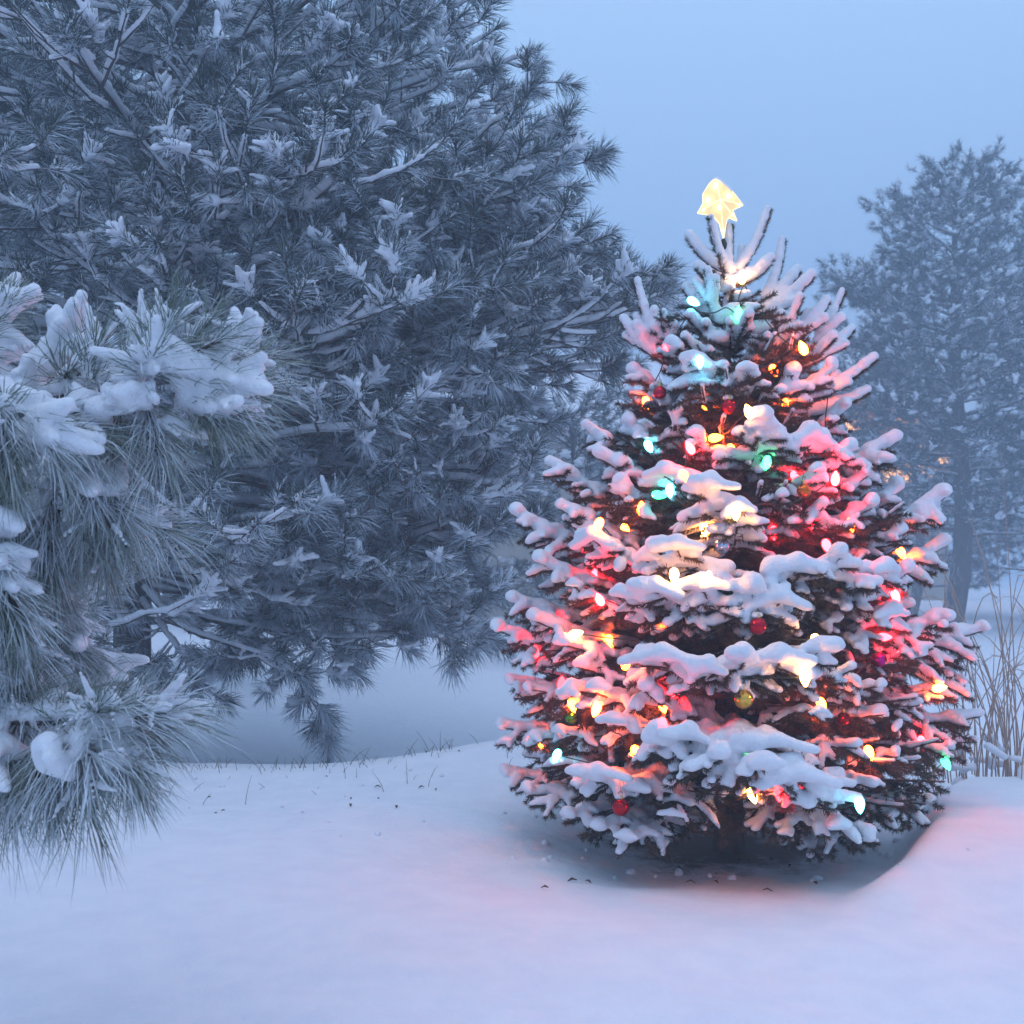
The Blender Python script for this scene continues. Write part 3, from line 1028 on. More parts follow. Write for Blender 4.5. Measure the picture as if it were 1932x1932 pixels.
for k_, (x, y) in enumerate([(822, 150), (792, 205), (872, 190), (836, 235), (885, 260), (775, 243), (851, 320), (912, 222)]):
    c = P(938.4 + 0.5 * x, 276 + 0.5 * y, TY - 0.03) - loc0 + (0, -0.016 if k_ in (0, 1, 2, 3) else -0.008, 0)
    g = Geo()
    an = np.linspace(-math.pi / 2, math.pi / 2, 9)
    rr = 0.006 if k_ < 4 else 0.0035
    lathe(g, [(max(1e-4, rr * math.cos(a)), rr * math.sin(a)) for a in an], 10, None, (0, 0, 0))
    if k_ == 0:
        mini_m = mat_plain('star_lamp', (1, 0.8, 0.5), None, 0.3, emit=(1.0, 0.62, 0.25), estr=34)
    b = g.build('mini_lamp', mini_m, tp_o)
    b.location = Vector(c)
caps = []
for (x0, y0, x1, y1, r) in [(824, 126, 846, 140, .012), (846, 140, 878, 172, .012), (878, 172, 896, 196, .009), (824, 128, 806, 146, .010), (806, 146, 792, 170, .009)]:
    a = P(938.4 + 0.5 * x0, 276 + 0.5 * y0, TY - 0.022) - loc0
    b = P(938.4 + 0.5 * x1, 276 + 0.5 * y1, TY - 0.022) - loc0
    caps.append([*a, *b, r, r])
Vs, Qs = snow_mesh(caps, 0.0035, (0.1, 180.))
b = link_mesh('snow_cap', Vs, Qs, M['snow'], tp_o)
b.location = (0, 0, 0)
g = Geo()
tubes(g, np.array([P(1364, 452, TY - .02), P(1368, 462, TY - .01), P(1372, 480, TY)]) - loc0, np.array([.008, .009, .006]), 10)
b = g.build('clip_tube', M['wire'], tp_o)
b.location = (0, 0, 0)


# ================================================================ PINES
class Tree:
    def __init__(self):
        self.limbs = []
        self.tw = []
        self.shoots = []
        self.caps = []


def wiggle(p, amp):
    n = len(p)
    w = np.cumsum(rng.normal(size=(n, 3)), axis=0) * amp
    w -= w[0]
    w[:, 2] *= 0.6
    return p + w


def curve_branch(start, az, L, rise, bend, n=8, amp=0.02):
    t = np.linspace(0, 1, n)
    hd = np.array([math.cos(az), math.sin(az), 0])
    p = start + hd * (L * t)[:, None]
    p[:, 2] += rise * L * t + bend * L * t * t
    return wiggle(p, amp * L / n ** 0.5)


def pine_tuft(tr, p, d, sl):
    """register a shoot at p going along d"""
    d = norm(np.asarray(d))
    tr.shoots.append((p, p + d * sl))


def build_pine(tr, limbs, env_ok=None, sec=6, tert=3, shoot_len=0.14, lim_r=0.03, snow_r=0.022, sec_f=0.5,
               up=0.35, snow_keep=1.0, tert_len=0.3, side_shoots=1):
    for (start, az, L, rise, bend) in limbs:
        ax = curve_branch(start, az, L, rise, bend, 10, 0.05)
        if env_ok is not None:
            for _ in range(9):
                if env_ok(ax[-1]):
                    break
                ax = ax[0] + (ax - ax[0]) * 0.86
                L *= 0.86
        r0 = lim_r * (0.45 + 0.25 * L)
        tr.limbs.append((ax, r0, 0.006))
        if snow_r:
            snowline(tr.caps, ax[1:] + [0, 0, r0 * .5], snow_r * 1.15, snow_r * 0.8, 0.7, keep=snow_keep, jitter=.2)
        if env_ok is not None and side_shoots == 0:
            for _ in range(3):
                pine_tuft(tr, ax[-1], norm(ax[-1] - ax[-2]) + rng.normal(size=3) * .5 + [0, 0, .3], shoot_len)
        ns = max(3, int(sec * L / 2.2))
        for i in range(ns):
            tt = 0.25 + 0.75 * (i + rng.uniform(0, 0.8)) / ns
            tt = min(tt, 0.99)
            f = tt * 9
            j = min(int(f), 8)
            p = ax[j] * (1 - f + j) + ax[j + 1] * (f - j)
            sg = 1 if i % 2 else -1
            a2 = az + sg * rng.uniform(0.35, 1.0) * (1 if tt < .95 else .2)
            l2 = L * sec_f * (1.05 - tt) + 0.22 + rng.uniform(0, .15)
            s2 = curve_branch(p, a2, l2, rise * .5 + rng.uniform(-.25, .25), rng.uniform(-.05, .35), 7, 0.06)
            if env_ok is not None and not env_ok(s2[-1]):
                s2 = s2[0] + (s2 - s2[0]) * 0.5
                if not env_ok(s2[-1]):
                    continue
            tr.tw.append((s2, 0.011, 0.004))
            if snow_r:
                snowline(tr.caps, s2[1:], snow_r * .75, snow_r * .6, 0.8, keep=snow_keep * .85, jitter=.25)
            ends = [(s2[-1], norm(s2[-1] - s2[-2]))]
            for m in range(tert):
                q = s2[rng.integers(2, 7)]
                a3 = a2 + rng.uniform(-1.3, 1.3)
                l3 = tert_len * rng.uniform(.4, 1.2)
                s3 = curve_branch(q, a3, l3, rng.uniform(-.4, .5), rng.uniform(0, .4), 7, 0.05)
                if env_ok is not None and not env_ok(s3[-1]):
                    continue
                tr.tw.append((s3, 0.007, 0.0035))
                if snow_r:
                    snowline(tr.caps, s3[1::2], snow_r * .55, snow_r * .5, 0.8, keep=snow_keep * .7, jitter=.25)
                ends.append((s3[-1], norm(s3[-1] - s3[-2])))
            for (e, ed) in ends:
                dd = norm(ed + np.array([0, 0, up * rng.uniform(-.4, 1.6)]) + rng.normal(size=3) * .15)
                pine_tuft(tr, e - dd * 0.02, dd, shoot_len * rng.uniform(.7, 1.3))
                for _ in range(side_shoots):
                    if rng.random() < .6:
                        d3 = norm(dd + rng.normal(size=3) * .7)
                        pine_tuft(tr, e - dd * 0.03, d3, shoot_len * rng.uniform(.5, .9))


def finish_pine(tr, name, label, cat, trunk_pts, trunk_r, nl, nw, nn, mat, barkm, snowm, base, voxel, group=None,
                seg=2, lobes=6, lobe_r=0.016, droop=0.12, tube_m=8, snow_noise=(0.15, 40.), squash=1.1, bigs=None, tagit=True, ang=(0.35, 1.25), skip=.15):
    root = empty(name, tuple(base), label, cat, group)
    g = Geo()
    tubes(g, trunk_pts, trunk_r, 14)
    g.build('trunk', barkm, root, loc=base)
    g = Geo()
    if tr.limbs:
        lm = np.array([resample(a, 12) for a, _, _ in tr.limbs])
        tubes(g, lm, np.array([np.linspace(r0, r1, 12) for _, r0, r1 in tr.limbs]), tube_m)
    if tr.tw:
        lm = np.array([resample(a, 7) for a, _, _ in tr.tw])
        tubes(g, lm, np.array([np.linspace(r0, r1, 7) for _, r0, r1 in tr.tw]), 5)
    sh = np.array([[a, a + (b - a) * .5, b] for a, b in tr.shoots])
    tubes(g, sh, np.tile([0.005, 0.006, 0.006], (len(sh), 1)) * (nl / .15), 5)
    g.build('branches', M['bark_frost'], root, loc=base)
    g = Geo()
    pos, T, idx, t = sample_polys(sh, np.full(len(sh), nn), 0.05, 1.0)
    # needles lean outward at the base of the shoot and forward at its end
    half = t > 0.6
    vl = rng.uniform(.68, 1.22, len(sh))[idx] * nl
    needles(g, pos[~half], T[~half], ang[0] + .25, ang[1] + .1, vl[~half], nw, droop, seg)
    needles(g, pos[half], T[half], 0.12, ang[1] - .2, vl[half] * 1.05, nw, droop, seg)
    g.build('foliage', mat, root, smooth=False, loc=base)
    caps = tr.caps
    for (a, b) in tr.shoots:
        if rng.random() < skip:
            continue
        d = norm(b - a)
        amt = rng.choice([.6, .85, 1.65], p=[.4, .33, .27]) * rng.uniform(.85, 1.15)
        mid = (a + b) / 2
        if d[2] > -0.5:
            caps.append([*(a + (b - a) * .3 + (0, 0, lobe_r * .9)), *(b + (0, 0, lobe_r * .6)), lobe_r * 1.5 * amt, lobe_r * 1.2 * amt])
        for _ in range(int(lobes * amt + .5)):
            r = rng.normal(size=3)
            pr = norm(r - (r @ d) * d)
            aa = rng.uniform(0.4, 1.35)
            D = math.cos(aa) * d + math.sin(aa) * pr
            if D[2] < -0.55 or (D[2] < -.2 and amt > 1.2):
                continue
            p0 = a + (b - a) * rng.uniform(.3, 1)
            l = nl * rng.uniform(.45, .9)
            p1 = p0 + D * l * .3 + (0, 0, lobe_r * .3)
            p2 = p0 + D * l + (0, 0, lobe_r * .3 - droop * l * .6)
            ww = lobe_r * amt * (1.0 if D[2] > -.1 else .7)
            caps.append([*p1, *p2, ww, ww * .5])
    if bigs:
        caps += bigs
    Vv, Qq = snow_mesh(caps, voxel, noise=snow_noise, squash=squash)
    link_mesh('snow_load', Vv, Qq, snowm, root, loc=base)
    print(name, 'shoots', len(tr.shoots), 'snow quads', len(Qq), 'caps', len(caps))
    return root


# ---------------------------------------------------------------- big pine behind, left
PY = 8.6
px = K * PY
bx, by = (258 - 966) * px, PY
bz = float(ground_z(bx, by))
tvs = [(255, None), (252, 1340), (250, 1150), (262, 1000), (300, 760), (330, 450), (342, 250), (350, 0), (356, -350), (360, -760)]
tpts = []
for (u, v) in tvs:
    if v is None:
        tpts.append([bx, by, bz - 0.15])
    else:
        tpts.append(P(u, v, PY))
tpts = catmull(tpts, 40)
trad = np.interp(tpts[:, 2], [bz, bz + .12, bz + .4, 1.3, 4, 7.5], [0.22, 0.165, 0.14, 0.125, 0.10, 0.03])


def trunk_at(z, pts=tpts):
    return np.array([np.interp(z, pts[:, 2], pts[:, 0]), np.interp(z, pts[:, 2], pts[:, 1]), z])


rv = [-760, -300, 0, 241, 300, 370, 440, 462, 500, 560, 640, 720, 800, 900, 1000, 1100, 1200, 1250, 1300]
ru = [420, 780, 1010, 1165, 1150, 1115, 1105, 1180, 1245, 1262, 1225, 1200, 1150, 1070, 1010, 1000, 960, 850, 660]


def env_left(p):
    Y = p[1]
    if Y < 5.6:
        return False
    v = HOR - (p[2] - CAMZ) / (K * Y)
    u = 966 + p[0] / (K * Y)
    if v > np.interp(u, [0, 280, 420, 600, 680, 820, 950, 1000], [1300, 1285, 1275, 1255, 1225, 1245, 1215, 1130]) - 5:
        return False
    jag = 26 * math.sin(v * .045 + 1) + 22 * math.sin(v * .11) + 12 * math.sin(v * .23 + p[1] * 3)
    return u < np.interp(v, rv, ru) - (22 if 455 < v < 730 else 58) + jag - abs(jag) * .35


big = Tree()
limbs = []
zs = np.linspace(0.64, 7.0, 74)
for i, z in enumerate(zs):
    # azimuths biased to the right and towards the camera, as seen
    az = (i * 2.39996) % (2 * math.pi)
    L = float(np.interp(z, [0.5, 2, 4, 5.5, 7.2], [3.1, 3.4, 3.2, 2.4, .9])) * rng.uniform(.75, 1.05)
    cx, cy = math.cos(az), math.sin(az)
    if cy < -0.3:
        L *= .72
    if cy > .25 and z < 2.6:
        L *= .6
    rise = float(np.interp(z, [0.5, 1.5, 4, 7], [-.10, -.04, .06, .45])) + rng.uniform(-.08, .08)
    limbs.append((trunk_at(z), az, L, rise, rng.uniform(-.06, .12)))
# limbs toward the right that carry the visible outline
for (u, v, d) in [(1120, 330, .3), (1080, 430, -.2), (1215, 520, 0.), (1240, 560, .1), (1225, 500, -.2), (1200, 600, .0), (1180, 640, -.3), (1150, 700, .2), (1080, 800, .2), (1020, 880, -.2),
                  (980, 960, .3), (970, 1040, -.3), (960, 1120, 0.), (900, 1170, -.5), (760, 1160, -.6), (1110, 245, 0.), (930, 700, -1.0),
                  (860, 560, -1.2), (700, 420, -1.5), (560, 330, -1.8), (480, 440, -2.0), (640, 800, -1.7), (560, 1040, -1.3), (450, 1130, -1.6),
                  (700, 1100, -1.2), (820, 900, -1.0), (590, 640, -2.0), (720, 260, -1.3), (900, 380, -.8), (520, 900, -1.0), (100, 560, -1.2), (30, 380, -1.),
                  (800, 1040, .8), (640, 1000, 1.), (480, 980, .9), (880, 1000, .6), (700, 900, 1.4), (560, 820, 1.2), (850, 820, 1.), (420, 1120, .6),
                  (60, 200, .3), (150, 120, -.5), (40, 300, -.2), (200, 330, -.8), (120, 420, -.6), (250, 230, -1.), (380, 180, -.8), (420, 60, .3), (520, 120, -.4), (180, 20, 0.), (60, 60, .4), (300, 120, -.9), (20, 450, .4), (130, 280, .9), (420, 300, -1.5), (640, 100, .2), (760, 60, .0), (900, 120, .2),
                  (960, 620, .7), (1000, 500, .6), (980, 360, .9), (840, 480, 1.2), (720, 640, 1.2)]:
    tipp = P(u, v, PY + d)
    hl = np.hypot(tipp[0] - bx, tipp[1] - by)
    z0 = max(.5, tipp[2] - hl * np.interp(v, [240, 500, 900, 1200], [.22, .06, -.08, -.16]))
    st = trunk_at(z0)
    dv = tipp - st
    az = math.atan2(dv[1], dv[0])
    L = np.hypot(dv[0], dv[1])
    limbs.append((st, az, L, dv[2] / L - .08, .08))
build_pine(big, limbs, env_left, sec=6, tert=3, shoot_len=0.16, lim_r=0.032, snow_r=0.030, side_shoots=0)
# the drooping twig that hangs over the open snow
hp = catmull([P(262, 1150, 8.58), P(330, 1178, 8.45), P(430, 1215, 8.3), P(520, 1245, 8.2), P(575, 1300, 8.1), P(600, 1340, 8.05), P(618, 1385, 8.0)], 20)
big.limbs.append((hp, .013, .005))
snowline(big.caps, hp, .012, .010, .8)
# low boughs that droop round the foot of the crown, each with its own tufts
low_boughs = [
    ([(262, 1120, 8.58), (380, 1165, 8.3), (520, 1190, 8.1), (640, 1205, 8.0), (745, 1200, 8.0)], 7),
    ([(262, 1100, 8.58), (340, 1180, 8.1), (430, 1215, 7.8), (520, 1245, 7.7), (560, 1275, 7.7)], 6),
    ([(260, 1080, 8.6), (420, 1130, 8.4), (600, 1160, 8.2), (800, 1180, 8.1), (900, 1200, 8.1)], 8),
    ([(262, 1130, 8.58), (310, 1190, 8.2), (345, 1240, 8.0), (360, 1270, 7.9)], 4),
    ([(255, 1100, 8.58), (180, 1150, 8.2), (110, 1200, 8.0), (60, 1220, 7.9)], 4)]
for pl, nt_ in low_boughs:
    c_ = catmull([P(*q) for q in pl], 20)
    big.limbs.append((c_, .022, .006))
    snowline(big.caps, resample(c_, 16)[1:], .026, .016, .8, jitter=.3)
    for k_ in range(nt_ * 3):
        f_ = .28 + .72 * (k_ + .5) / (nt_ * 3)
        p_ = c_[min(len(c_) - 1, int(f_ * (len(c_) - 1)))]
        e_ = p_ + rng.normal(size=3) * [.16, .16, .05] + [.05, 0, -.09 * rng.random()]
        q_ = np.linspace(0, 1, 7)[:, None]
        tw_ = p_ + (e_ - p_) * q_
        tw_[:, 2] -= .03 * np.sin(q_[:, 0] * math.pi)
        big.tw.append((tw_, .007, .004))
        snowline(big.caps, tw_[1::2], .013, .011, .8)
        pine_tuft(big, e_, norm(e_ - p_) + [.2, -.1, rng.uniform(-.5, .2)], .12)
    pine_tuft(big, c_[-1], norm(c_[-1] - c_[-2]), .13)
for f_, dx, dz in [(.72, -.5, -.6), (.80, .5, -.5), (.88, -.4, -.8), (.94, .5, -.7), (1.0, .15, -1.), (.64, .4, -.6), (.58, -.3, -.6)]:
    pine_tuft(big, hp[int(f_ * (len(hp) - 1))], (dx, -.2, dz), .10)
keep = [s for s in big.shoots if s[1][1] > 5.2]
big.shoots = keep
finish_pine(big, 'pine_tree', 'large frosted long needled pine filling the left behind the open snow', 'pine tree',
            tpts, trad, 0.165, 0.0028, 90, M['pine'], M['bark'], M['snow'], (bx, by, bz), 0.0145,
            seg=2, lobes=6, lobe_r=0.0145)


# ---------------------------------------------------------------- near pine at the left edge
near = Tree()
NB = []   # big snow clumps


def nearlimb(pts, r0=.018, r1=.007):
    c = catmull([P(q[0] - 45, q[1] - (40 if q[1] > 1300 else 0), q[2]) for q in pts], 18)
    near.limbs.append((c, r0, r1))
    snowline(near.caps, resample(c, 12)[1:], r0 * 1.3, .016, .8)
    return c


TXN, TYN = -2.15, 2.6
gz = float(ground_z(TXN, TYN))
nb = {'a': [(-560, 640, 2.6), (-200, 700, 2.45), (40, 760, 2.4), (200, 740, 2.35), (330, 700, 2.3)],
      'a2': [(-200, 700, 2.45), (-60, 650, 2.5), (30, 640, 2.5)],
      'b': [(-560, 760, 2.6), (-250, 800, 2.3), (-60, 770, 2.2), (55, 745, 2.15)],
      'c': [(-250, 800, 2.3), (-20, 860, 2.35), (120, 880, 2.35), (230, 890, 2.3)],
      'd': [(-560, 960, 2.6), (-250, 1000, 2.3), (-60, 1010, 2.2), (15, 1020, 2.15)],
      'e': [(-560, 1100, 2.6), (-150, 1140, 2.6), (60, 1170, 2.6), (150, 1190, 2.6)],
      'f': [(-560, 1300, 2.6), (-150, 1390, 2.3), (60, 1400, 2.2), (210, 1400, 2.15)],
      'g': [(-150, 1390, 2.3), (0, 1370, 2.3), (30, 1360, 2.3)]}
for k_, p_ in nb.items():
    nearlimb(p_, .020 if k_ in 'abdef' else .012)
# shoots: u, v, Y, direction (dx, dy, dz), length
ns_ = [
    (20, 650, 2.5, .3, -.2, .6, .10), (-20, 690, 2.45, .2, -.3, .2, .12), (110, 720, 2.42, .4, .1, .5, .10), (150, 740, 2.4, .6, -.2, .1, .10),
    (200, 720, 2.36, .4, -.2, .7, .08), (270, 705, 2.33, .5, .2, .8, .10), (335, 690, 2.28, .4, -.3, .8, .10), (365, 690, 2.28, .8, -.2, .35, .12),
    (400, 720, 2.3, 1, -.1, -.15, .12), (380, 745, 2.3, .8, -.2, -.6, .12), (320, 760, 2.3, .3, -.3, -.9, .12), (260, 780, 2.3, -.1, -.2, -1, .12), (440, 700, 2.36, 1, .3, .3, .1),
    (55, 748, 2.15, .1, -.8, -.3, .06), (30, 760, 2.15, -.5, -.3, -.7, .10), (80, 770, 2.15, .6, -.3, -.6, .12), (60, 790, 2.15, .1, -.2, -1, .12),
    (130, 800, 2.25, .9, -.2, -.2, .10), (-40, 790, 2.2, -.3, -.3, -.8, .1), (160, 840, 2.3, .5, -.3, -.6, .12),
    (230, 890, 2.3, .5, -.3, -.7, .12), (200, 900, 2.3, .1, -.2, -1, .13), (150, 910, 2.3, -.2, -.2, -1, .12), (250, 930, 2.32, .4, -.1, -1, .12),
    (100, 900, 2.32, -.2, -.3, -.9, .12), (140, 960, 2.32, .1, -.1, -1, .12), (210, 980, 2.34, .35, 0, -1, .10), (40, 880, 2.3, 0, -.3, -.9, .12),
    (10, 1020, 2.15, .3, -.4, -.6, .10), (30, 1050, 2.15, .5, -.2, -.8, .12), (-10, 1070, 2.15, -.1, -.2, -1, .12), (50, 1120, 2.2, .4, -.1, -1, .12), (0, 1150, 2.2, 0, 0, -1, .12), (-30, 990, 2.2, .1, -.3, .5, .1),
    (150, 1180, 2.6, .2, -.3, .8, .08), (150, 1210, 2.55, .4, -.3, -.6, .12), (120, 1230, 2.55, -.1, -.2, -.9, .12), (185, 1230, 2.55, .7, -.1, -.6, .1), (60, 1210, 2.5, -.2, -.2, -.7, .12), (20, 1240, 2.5, 0, -.1, -1, .12), (90, 1270, 2.5, .3, -.2, -.8, .12),
    (30, 1370, 2.3, .2, -.3, .5, .09), (60, 1400, 2.25, .5, -.4, .2, .10), (130, 1400, 2.2, .7, -.3, .35, .10), (200, 1400, 2.12, .8, -.5, .3, .1), (240, 1400, 2.12, 1, -.1, .15, .12),
    (230, 1430, 2.12, .8, -.3, -.5, .12), (190, 1440, 2.1, .4, -.4, -.8, .12), (140, 1450, 2.15, .1, -.3, -1, .12), (90, 1450, 2.2, -.1, -.3, -.9, .12), (40, 1440, 2.2, 0, -.3, -.9, .12), (-10, 1430, 2.2, -.1, -.3, -.8, .12),
    (40, 1080, 2.35, .5, -.2, -.5, .12), (90, 1060, 2.4, .6, -.2, -.6, .12), (100, 1120, 2.4, .3, -.2, -.9, .12), (70, 1180, 2.35, .2, -.2, -.9, .12), (20, 1200, 2.35, -.2, -.2, -.8, .12), (120, 1170, 2.45, .6, -.2, -.4, .12),
    (60, 1260, 2.4, .1, -.2, -.9, .12), (110, 1290, 2.45, .3, -.2, -.8, .12), (40, 1290, 2.35, -.1, -.2, -.9, .12), (150, 1290, 2.5, .4, -.1, -.8, .12), (100, 1000, 2.4, .4, -.2, -.8, .12), (60, 980, 2.35, .1, -.2, -.9, .12),
    (250, 1470, 2.15, .6, 0, -.9, .1), (120, 1490, 2.15, 0, -.1, -1, .1), (60, 1480, 2.2, 0, 0, -1, .1), (180, 1490, 2.12, .2, 0, -1, .1), (0, 1490, 2.2, -.1, 0, -1, .1),
]
for (u, v, Y, dx, dy, dz, l) in ns_:
    u -= 45 if v < 1300 else 45
    v -= 0 if v < 1300 else (40 + max(0, v - 1400) * .5)
    pine_tuft(near, P(u, v, Y), (dx, dy, dz), l)
    for _ in range(1):
        pine_tuft(near, P(u, v, Y) + rng.normal(size=3) * .015, np.array([dx, dy, dz]) + rng.normal(size=3) * .35, l * .8)
clump = [  # u v Y r(px) chains of settled snow
    [(-10, 640, 2.45, 34), (40, 640, 2.45, 30), (80, 665, 2.42, 24)], [(0, 700, 2.4, 30), (60, 720, 2.4, 22)],
    [(180, 680, 2.35, 18), (230, 685, 2.33, 26), (290, 705, 2.3, 24)],
    [(310, 680, 2.27, 30), (370, 640, 2.27, 34), (410, 650, 2.28, 30), (450, 690, 2.3, 20), (475, 705, 2.3, 12)], [(340, 640, 2.26, 24), (385, 615, 2.27, 22)],
    [(380, 680, 2.22, 30), (430, 700, 2.24, 22)], [(300, 740, 2.2, 30), (270, 765, 2.18, 30), (330, 730, 2.16, 26)], 
    [(-20, 765, 2.1, 30), (50, 755, 2.08, 30), (110, 770, 2.1, 24), (165, 765, 2.12, 18)], [(190, 760, 2.2, 22), (150, 775, 2.2, 22)],
    [(100, 780, 2.07, 20), (140, 810, 2.08, 13)], [(30, 810, 2.1, 13), (20, 860, 2.1, 8)], [(95, 825, 2.1, 13), (100, 870, 2.1, 9)],
    [(200, 800, 2.2, 26), (210, 850, 2.22, 28), (180, 890, 2.22, 24)], [(90, 890, 2.26, 24), (150, 905, 2.24, 26), (205, 900, 2.24, 20)],
    [(140, 940, 2.24, 12), (120, 970, 2.24, 8)], [(250, 880, 2.24, 12), (270, 910, 2.24, 10), (288, 935, 2.24, 5)],
    [(-10, 965, 2.1, 34), (20, 990, 2.08, 26), (60, 1020, 2.1, 14)], [(20, 1040, 2.08, 14), (60, 1080, 2.08, 9)], [(0, 1090, 2.12, 15), (10, 1130, 2.12, 9)],
    [(140, 1190, 2.5, 22), (150, 1230, 2.5, 22), (175, 1270, 2.5, 16), (195, 1300, 2.5, 9)], [(90, 1230, 2.48, 20), (100, 1280, 2.48, 12)], [(20, 1200, 2.42, 22), (40, 1250, 2.42, 14)],
    [(60, 1060, 2.25, 20), (110, 1080, 2.28, 14)], [(80, 1130, 2.3, 18), (110, 1180, 2.32, 12)], [(60, 1250, 2.3, 20), (90, 1290, 2.32, 12)], [(130, 1240, 2.4, 20), (170, 1290, 2.4, 10)],
    [(0, 1350, 2.2, 26), (40, 1375, 2.2, 22), (100, 1395, 2.15, 20), (160, 1390, 2.12, 22)],
    [(200, 1385, 2.05, 28), (240, 1390, 2.05, 24), (285, 1420, 2.06, 14)], [(220, 1420, 2.02, 22), (250, 1450, 2.03, 16), (280, 1480, 2.04, 9)],
    [(190, 1440, 2.03, 15), (160, 1470, 2.03, 12), (145, 1500, 2.03, 8)], [(215, 1470, 2.02, 12), (210, 1510, 2.02, 8)], [(60, 1430, 2.12, 14), (70, 1470, 2.12, 9)], [(10, 1420, 2.12, 16), (20, 1460, 2.12, 9)],
]
for ch in clump:
    for q0, q1 in zip(ch[:-1], ch[1:]):
        ds = -42 if q0[1] < 1300 else -45
        dv_ = 0 if q0[1] < 1300 else -42
        a = P(q0[0] + ds, q0[1] + dv_, q0[2] + .05)
        b = P(q1[0] + ds, q1[1] + dv_, q1[2] + .05)
        for _ in range(2):
            e_ = a + (b - a) * rng.uniform(.1, .9) + rng.normal(size=3) * [.02, .02, .014]
            NB.append([*e_, *(e_ + rng.normal(size=3) * .02), rng.uniform(.012, .03), rng.uniform(.01, .022)])
        for _ in range(16):
            t_ = rng.random()
            R_ = (q0[3] + (q1[3] - q0[3]) * t_) * K * q0[2]
            e_ = a + (b - a) * t_ + rng.normal(size=3) * R_ * [.6, .6, .38]
            w_ = min(.024, R_ * rng.uniform(.28, .6))
            f_ = e_ + rng.normal(size=3) * R_ * [.7, .4, .35]
            NB.append([*e_, *f_, w_ * 1.08, w_ * rng.uniform(.5, .9)])
tn = np.array([[TXN, TYN, gz - .1], [TXN, TYN, 0.6], [TXN + .03, TYN + .02, 1.8], [TXN, TYN, 3.2], [TXN - .04, TYN, 4.8], [TXN, TYN, 6.0]])
tn = catmull(tn, 24)
finish_pine(near, 'pine_tree', 'near pine reaching in from the left edge with green needles and thick snow', 'pine tree',
            tn, np.interp(tn[:, 2], [0, 1, 6], [.13, .11, .03]), 0.135, 0.0011, 84, M['pine_near'], M['bark'], M['snow'], (TXN, TYN, gz), 0.0075,
            seg=2, lobes=6, lobe_r=0.014, droop=.2, snow_noise=(.24, 45.), bigs=NB, ang=(.3, 1.0))


# ---------------------------------------------------------------- far pines
def far_pine(u0, vb, vt, Y, prof, name, label, nlimb, seed, group=None, lean=0, cut=None, tuft=1.0, nn=38, z_low=0.2, base_r=None, extra=()):
    base = P(u0, vb, Y)
    base[2] = float(ground_z(base[0], base[1]))
    top = P(u0 + lean, vt, Y)
    H = top[2] - base[2]
    tp_ = catmull([base - [0, 0, .2], base + [.30, 0, H * .14], base + [.34, 0, H * .3], base + [.15, 0, H * .6], top], 24)
    R0 = base_r or H * 0.026
    rr_ = np.interp(tp_[:, 2], [base[2], base[2] + H * .1, base[2] + H], [R0, R0 * .85, .03])
    t = Tree()
    L_ = []
    for i in range(nlimb):
        f = z_low + (0.985 - z_low) * (i / nlimb) ** 0.9
        z = base[2] + H * f
        az = i * 2.39996
        L = float(np.interp(f, [p[0] for p in prof], [p[1] for p in prof])) * rng.choice([.45, .8, 1.0, 1.15])
        L_.append((trunk_at(z, tp_), az, L, np.interp(f, [0, .3, .7, 1], [-.08, .03, .22, .5]), .12))
    for (u_, v_, d_) in extra:
        tp2 = P(u_, v_, Y + d_)
        hl_ = math.hypot(tp2[0] - base[0], tp2[1] - base[1])
        st_ = trunk_at(tp2[2] - .12 * hl_ - (.6 if v_ < 400 else 0), tp_)
        dv2 = tp2 - st_
        l_ = math.hypot(dv2[0], dv2[1])
        L_.append((st_, math.atan2(dv2[1], dv2[0]), l_, dv2[2] / l_ - .08, .08))
    build_pine(t, L_, None, sec=9, tert=4, shoot_len=.22 * tuft, lim_r=.05, snow_r=.022, sec_f=.5, up=.5, tert_len=.55, snow_keep=.8)
    return finish_pine(t, name, label, 'pine tree', tp_, rr_, .20 * tuft, .0055 * tuft, nn, M['pine_far'], M['bark_frost'], M['snow_far'], tuple(base), .034,
                       group=group, seg=1, lobes=4, lobe_r=.019, tube_m=5, skip=.3, snow_noise=(.2, 12.), squash=1.2)


far_pine(1790, 1165, 318, 28, [(0.1, 2.2), (.22, 2.9), (.45, 2.7), (.62, 2.2), (.74, 1.5), (.82, 1.15), (.9, .6), (1, .12)], 'pine_tree',
         'tall hazy pine with a bare lower trunk standing behind at the right', 88, 3, lean=12, extra=[(1582, 535, -.3), (1600, 560, .3), (1870, 345, 0), (1912, 378, .2), (1650, 640, 0), (1690, 400, 0)], z_low=.2)
far_pine(1715, 1120, 680, 36, [(0, 1.6), (.4, 2.3), (.7, 1.6), (1, .3)], 'pine_tree',
         'smaller hazy pine between the decorated spruce and the tall right pine', 46, 4, z_low=.12)
far_pine(1075, 1120, 770, 20, [(0, .9), (.4, 1.2), (.7, .8), (1, .2)], 'pine_tree',
         'small bluish snowy pine showing between the big pine and the decorated spruce', 40, 5, z_low=.08, tuft=.8)
far_pine(520, 1130, 500, 30, [(0, 2.6), (.4, 3.0), (.7, 2.0), (1, .4)], 'pine_tree',
         'faint pine seen through the branches of the big left pine', 46, 6, z_low=.08)
far_pine(2010, 1150, 420, 33, [(0, 2.2), (.4, 2.6), (.7, 1.9), (1, .3)], 'pine_tree',
         'hazy pine at the right edge behind the tall one', 60, 7, z_low=.10)

far_pine(110, 1180, -260, 15, [(0, 2.6), (.4, 2.8), (.7, 2.0), (1, .4)], 'pine_tree',
         'dim pine filling the gaps behind the upper left of the big pine', 90, 8, z_low=.15)

